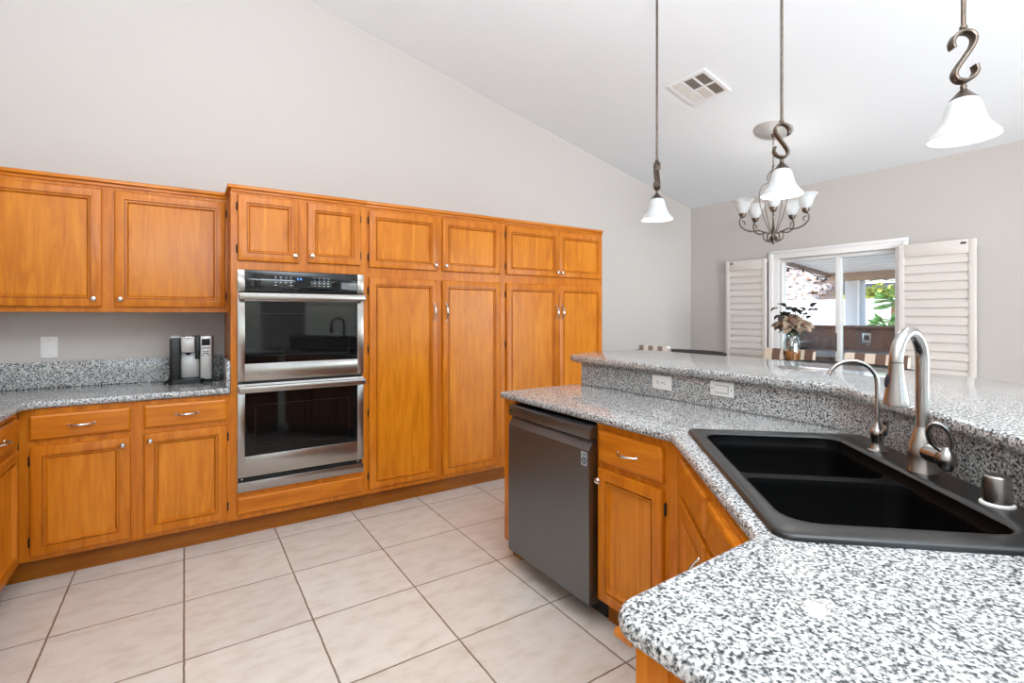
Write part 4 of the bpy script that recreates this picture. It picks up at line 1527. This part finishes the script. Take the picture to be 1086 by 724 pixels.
def flower(c, R, tone):
    mb = MB()
    for ringn, (cnt, tilt, k) in enumerate(((6, 0.45, 1.0), (5, 0.85, 0.85), (3, 1.2, 0.6))):
        for i in range(cnt):
            a = 2 * PI * (i + ringn * 0.5) / cnt + random.uniform(-0.15, 0.15)
            petal(mb, c, (math.cos(a), math.sin(a), 0), tilt + random.uniform(-0.1, 0.1), R * k, R * 0.42 * k, 0.75)
    face = Vector((-0.89, -0.46, 0))
    bmesh.ops.rotate(mb.bm, verts=mb.bm.verts[:], cent=c, matrix=Matrix.Rotation(0.62, 3, EZ.cross(face)))
    cc = Vector(c) + (EZ * 0.66 + face * 0.75) * R * 0.22
    f = mb.build('flower', M['petal'], va, smooth=60, recalc=False)
    MB().ico(tuple(cc), R * 0.20, (1, 1, 1.2), 0.1, 2).build('flower_core', M['petal_core'], f)


flower((vxx - 0.035, vyy - 0.01, 1.268), 0.128, 0)
flower((vxx - 0.05, vyy - 0.130, 1.240), 0.085, 1)
flower((vxx + 0.02, vyy + 0.140, 1.235), 0.060, 2)
mb = MB()
for i in range(20):
    a = random.uniform(0, 2 * PI)
    q = (vxx + random.uniform(-0.06, 0.02), vyy + (random.uniform(-0.20, -0.06) if i % 2 else random.uniform(0.0, 0.12)), random.uniform(1.30, 1.42))
    petal(mb, q, (math.cos(a), math.sin(a), 0), random.uniform(-0.3, 1.1), random.uniform(0.055, 0.085), random.uniform(0.024, 0.036), 0.4, 4)
mb.tube(catmull([(vxx, vyy - 0.03, 1.20), (vxx + 0.01, vyy - 0.06, 1.32), (vxx + 0.02, vyy - 0.12, 1.43)], 5), 0.002, 6)
mb.tube(catmull([(vxx, vyy + 0.03, 1.20), (vxx + 0.01, vyy + 0.05, 1.32), (vxx + 0.02, vyy + 0.06, 1.43)], 5), 0.002, 6)
mb.build('dark_leaves', M['leaf_dark'], va, smooth=60, recalc=False)
mb = MB()
for i in range(14):
    a = 2 * PI * i / 14 + random.uniform(-0.1, 0.1)
    petal(mb, (vxx, vyy - 0.01, 1.17 + random.uniform(0, 0.05)), (math.cos(a), math.sin(a), 0), random.uniform(0.0, 0.6), random.uniform(0.09, 0.14), 0.022, 0.5, 5)
mb.build('green_leaves', M['leaf_green'], va, smooth=60, recalc=False)

# ------------------------------------------------------------------ outside
GZ = -0.12
struct(MB().box(WE + 0.14, 13.9, -3.0, 9.5, GZ - 0.1, GZ).build('patio_slab', M['concrete']))
cover = thing('patio_cover', (7.5, 2.2, 2.1), 'white ribbed patio cover sloping down outside the window', 'patio cover')
XB = 9.8
mb = MB()
zh, zb = 2.50, 2.07
n = 26
yA, yB = -2.5, 4.33
xa0, xa1 = WE + 0.14, XB + 0.35


def cover_z(x):
    return zh + (zb - 0.04 - zh) * (x - xa0) / (xa1 - xa0)


for i in range(n):
    p0 = xa0 + (xa1 - xa0) * i / n
    p1 = xa0 + (xa1 - xa0) * (i + 1) / n
    pr = [(p0, 0.0), (p1 - 0.055, 0.0), (p1 - 0.045, 0.035), (p1 - 0.010, 0.035), (p1, 0.0), (p1, 0.06), (p0, 0.06)]
    mb.loops([[(x, y, cover_z(x) + d) for x, d in pr] for y in (yA, yB)])
mb.build('roof_panel', M['patio_white'], cover, smooth=0)
mb = MB()
mb.loops([[(WE + 0.14, y, zh + d) for y, d in ((4.34, -0.06), (4.40, -0.06), (4.40, 0.10), (4.34, 0.10))], [(XB + 0.35, y, zb - 0.04 + d) for y, d in ((4.34, -0.06), (4.40, -0.06), (4.40, 0.10), (4.34, 0.10))]])
mb.build('rake_board', M['patio_tan'], cover, smooth=0)
MB().box(XB - 0.08, XB + 0.10, -2.5, 4.36, 1.925, 2.10, 0.004).build('beam', M['patio_tan'], cover)
ps = MB().box(XB - 0.11, XB + 0.13, 3.84, 4.07, GZ, 1.925, 0.006).build('post', M['patio_post'], cover)
MB().box(XB - 0.115, XB - 0.109, 3.84, 3.872, GZ, 1.925).build('post_trim', M['trim'], ps)
# string lights
sg = thing('string_lights', (7.6, 4.3, 2.2), 'thin dark string of small lights sagging along the patio cover edge', 'string lights')
mb = MB()
cable = []
for k in range(40):
    t = k / 39
    x = 5.9 + (9.7 - 5.9) * t
    cable.append((x, 4.30, zh + (zb - 0.04 - zh) * (x - WE - 0.14) / (XB + 0.35 - WE - 0.14) - 0.05 - 0.07 * abs(math.sin(t * PI * 4))))
mb.tube(cable, 0.008, 6)
cab2 = []
for k in range(30):
    t = k / 29
    cab2.append((9.68, 3.75 - 2.2 * t, 1.93 - 0.07 * abs(math.sin(PI * (1 - t) * 2.2))))
mb.tube(cab2, 0.008, 6)
mb.build('cable', M['black'], sg)
for i in (4, 9, 14, 19, 24, 29, 34):
    p = cable[i]
    MB().lathe([(0.008, 0), (0.011, -0.02), (0.018, -0.04), (0.014, -0.06), (0.003, -0.07)], (p[0], p[1], p[2]), 10).build('socket', M['black'], sg)

# outdoor kitchen counter
oc2 = thing('outdoor_counter', (6.6, 2.4, GZ), 'brown tiled outdoor counter with raised back, outside the patio door', 'outdoor counter')
MB().box(6.82, 7.0, 0.9, 3.95, GZ, 1.175, 0.004).build('splash_wall', M['brown_tile'], oc2)
MB().box(6.77, 7.05, 0.85, 4.0, 1.175, 1.20, 0.004).build('ledge', M['brown_tile'], oc2)
MB().box(6.12, 6.82, 0.9, 3.95, 0.85, 0.90, 0.006).build('counter_slab', M['counter_grey'], oc2)
MB().box(6.18, 6.82, 0.94, 3.9, GZ, 0.85, 0.004).build('counter_base', M['brown_tile'], oc2)
ol_ = MB().box(6.808, 6.82, 2.58, 2.67, 1.00, 1.115, 0.003).build('outlet_box', M['grill_steel'], oc2)
MB().box(6.802, 6.81, 2.60, 2.65, 1.03, 1.09, 0.002).build('outlet_cover', M['slot'], ol_)
gr = thing('barbecue_grill', (6.46, 3.50, 0.90), 'silver barbecue grill with dark handle on the outdoor counter', 'grill')
mb = MB()
prof = [(-0.26, 0.0), (-0.27, 0.08), (-0.22, 0.17), (-0.10, 0.215), (0.06, 0.225), (0.20, 0.18), (0.25, 0.10), (0.25, 0.0)]
mb.loops([[(6.46 + a, 3.26, 0.915 + b) for a, b in prof], [(6.46 + a, 3.74, 0.915 + b) for a, b in prof]])
mb.build('hood', M['grill_steel'], gr, smooth=40)
MB().box(6.18, 6.74, 3.24, 3.76, 0.9005, 0.915, 0.003).build('firebox', M['slot'], gr)
MB().tube([(6.19, 3.16, 1.02), (6.165, 3.16, 1.02), (6.165, 3.70, 1.02), (6.19, 3.70, 1.02)], 0.014, 8).build('handle', M['black'], gr)
MB().box(6.20, 6.60, 3.10, 3.24, 0.985, 1.01, 0.004).build('side_shelf', M['grill_steel'], gr)

# garden wall, slope and planting
gw = MB().box(14.0, 14.2, -3.0, 16.0, GZ, 1.72, 0.01).build('garden_wall', M['block'])
tag(gw, 'white block garden wall behind the patio', 'garden wall')
mb = MB()
bm = mb.bm
nx, ny = 30, 80
grid = []
for i in range(nx):
    row = []
    for j in range(ny):
        x = 14.3 + 9.7 * i / (nx - 1)
        y = 5.9 + 12 * j / (ny - 1)
        rise = 0.58 * (x - 14.3) * min(1.0, max(0.0, (y / x - 0.395) / 0.035))
        row.append(bm.verts.new((x, y, 1.1 + rise + random.uniform(-0.03, 0.03))))
    grid.append(row)
for i in range(nx - 1):
    for j in range(ny - 1):
        bm.faces.new((grid[i][j], grid[i + 1][j], grid[i + 1][j + 1], grid[i][j + 1]))
hill = mb.build('hillside', M['dirt'], None, smooth=60)
struct(hill)
mb = MB()
for i in range(1500):
    x = 14.6 + random.random() ** 0.8 * 9
    y = x * 0.448 + random.random() * 3.2
    rise = 0.58 * (x - 14.3) * min(1.0, max(0.0, (y / x - 0.395) / 0.035))
    r = random.uniform(0.07, 0.22)
    mb.ico((x, y, 1.1 + rise + r * 0.45), r, (1, random.uniform(0.8, 1.4), random.uniform(0.6, 0.95)), 0.25, 1)
tag(mb.build('hillside_rocks', M['rock'], None, smooth=0), 'pale desert rocks covering the sunlit slope beyond the garden wall', 'rocks', None, 'stuff')


def palm(x, y, zb_, h_, n_, L, label, name='palm_tree'):
    root = thing(name, (x, y, zb_), label, 'palm')
    mb = MB()
    pts = [(x, y, zb_ + h_ * k / 8) for k in range(9)]
    mb.tube(pts, [0.13 - 0.004 * k + (0.015 if k % 2 else 0) for k in range(9)], 10)
    mb.build('trunk', M['trunk'], root)
    mb = MB()
    for i in range(n_):
        a = random.uniform(0, 2 * PI)
        el = random.uniform(-0.3, 1.3)
        D = Vector((math.cos(a) * math.cos(el), math.sin(a) * math.cos(el), math.sin(el)))
        S = Vector((-math.sin(a), math.cos(a), 0))
        o = Vector((x, y, zb_ + h_))
        tip = o + D * L * 0.55
        mb.tube([o, tip], 0.012, 5)
        for q in range(13):
            b = (q - 6) / 6 * 1.15
            dr = (D * math.cos(b) + S * math.sin(b)).normalized()
            e2 = tip + dr * L * 0.5 - EZ * 0.08 * L
            sw = dr.cross(D if abs(b) > 0.1 else S).normalized() if abs(b) > 0.1 else S
            w_ = 0.011
            mb.loops([[tip + sw * w_, tip - sw * w_, tip - sw * w_ + EZ * 0.004], [e2 + sw * 0.004, e2 - sw * 0.004, e2 + EZ * 0.004]])
    mb.build('fronds', M['palm'], root, smooth=0)
    return root


palm(12.6, 4.28, GZ, 1.72, 26, 0.45, 'taller fan palm seen through the right part of the patio door')
palm(11.9, 4.22, GZ, 1.20, 22, 0.36, 'low fan palm in front of the block wall beneath the taller one', 'palm_tree')


def shrub(x, y, z, R, n_, mat, label):
    root = thing('shrub', (x, y, z), label, 'shrub', 'shrubs over the garden wall')
    mb = MB()
    for i in range(n_):
        v = Vector((random.gauss(0, 1), random.gauss(0, 1), random.gauss(0, 1))).normalized() * (R * random.uniform(0.3, 1.0))
        c = Vector((x, y, z + R * 0.7)) + Vector((v.x, v.y, v.z * 0.75))
        a = random.uniform(0, 2 * PI)
        petal(mb, c, (math.cos(a), math.sin(a), 0), random.uniform(-0.8, 1.0), 0.16, 0.055, 0.3, 3)
    mb.build('foliage', mat, root, smooth=0, recalc=False)
    mb = MB()
    for i in range(6):
        a = i * PI / 3
        mb.tube([(x, y, GZ - 0.06), (x + 0.1 * math.cos(a), y + 0.1 * math.sin(a), z + R * 0.2), (x + R * 0.5 * math.cos(a), y + R * 0.5 * math.sin(a), z + R * 0.8)], [0.03, 0.02, 0.008], 5)
    mb.build('branches', M['trunk'], root)


shrub(14.6, 6.08, 1.45, 0.30, 200, M['shrub'], 'yellow-green shrub peeking over the garden wall left of the patio post')
shrub(15.1, 5.50, 1.50, 0.42, 320, M['shrub'], 'yellow-green shrub over the garden wall right of the patio post')
shrub(16.2, 5.2, 1.40, 0.50, 260, M['leaf_green'], 'sage green shrub over the garden wall behind the fan palm')
nh = thing('neighbor_house', (30, 8.5, 0), 'distant grey-roofed house beyond the garden wall', 'house')
MB().box(27, 33, 3, 14, -0.5, 2.0, 0.02).build('house_wall', M['patio_tan'], nh)
mb = MB().loops([[(26.6, 2.6, 2.0), (33.4, 2.6, 2.0), (33.4, 14.4, 2.0), (26.6, 14.4, 2.0)], [(29.9, 5.5, 2.95), (30.1, 5.5, 2.95), (30.1, 11.5, 2.95), (29.9, 11.5, 2.95)]])
mb.build('roof', M['roof_tile'], nh, smooth=0)
struct(MB().box(13.9, 45, -20, 40, GZ - 0.4, GZ - 0.05).build('ground', M['dirt']))
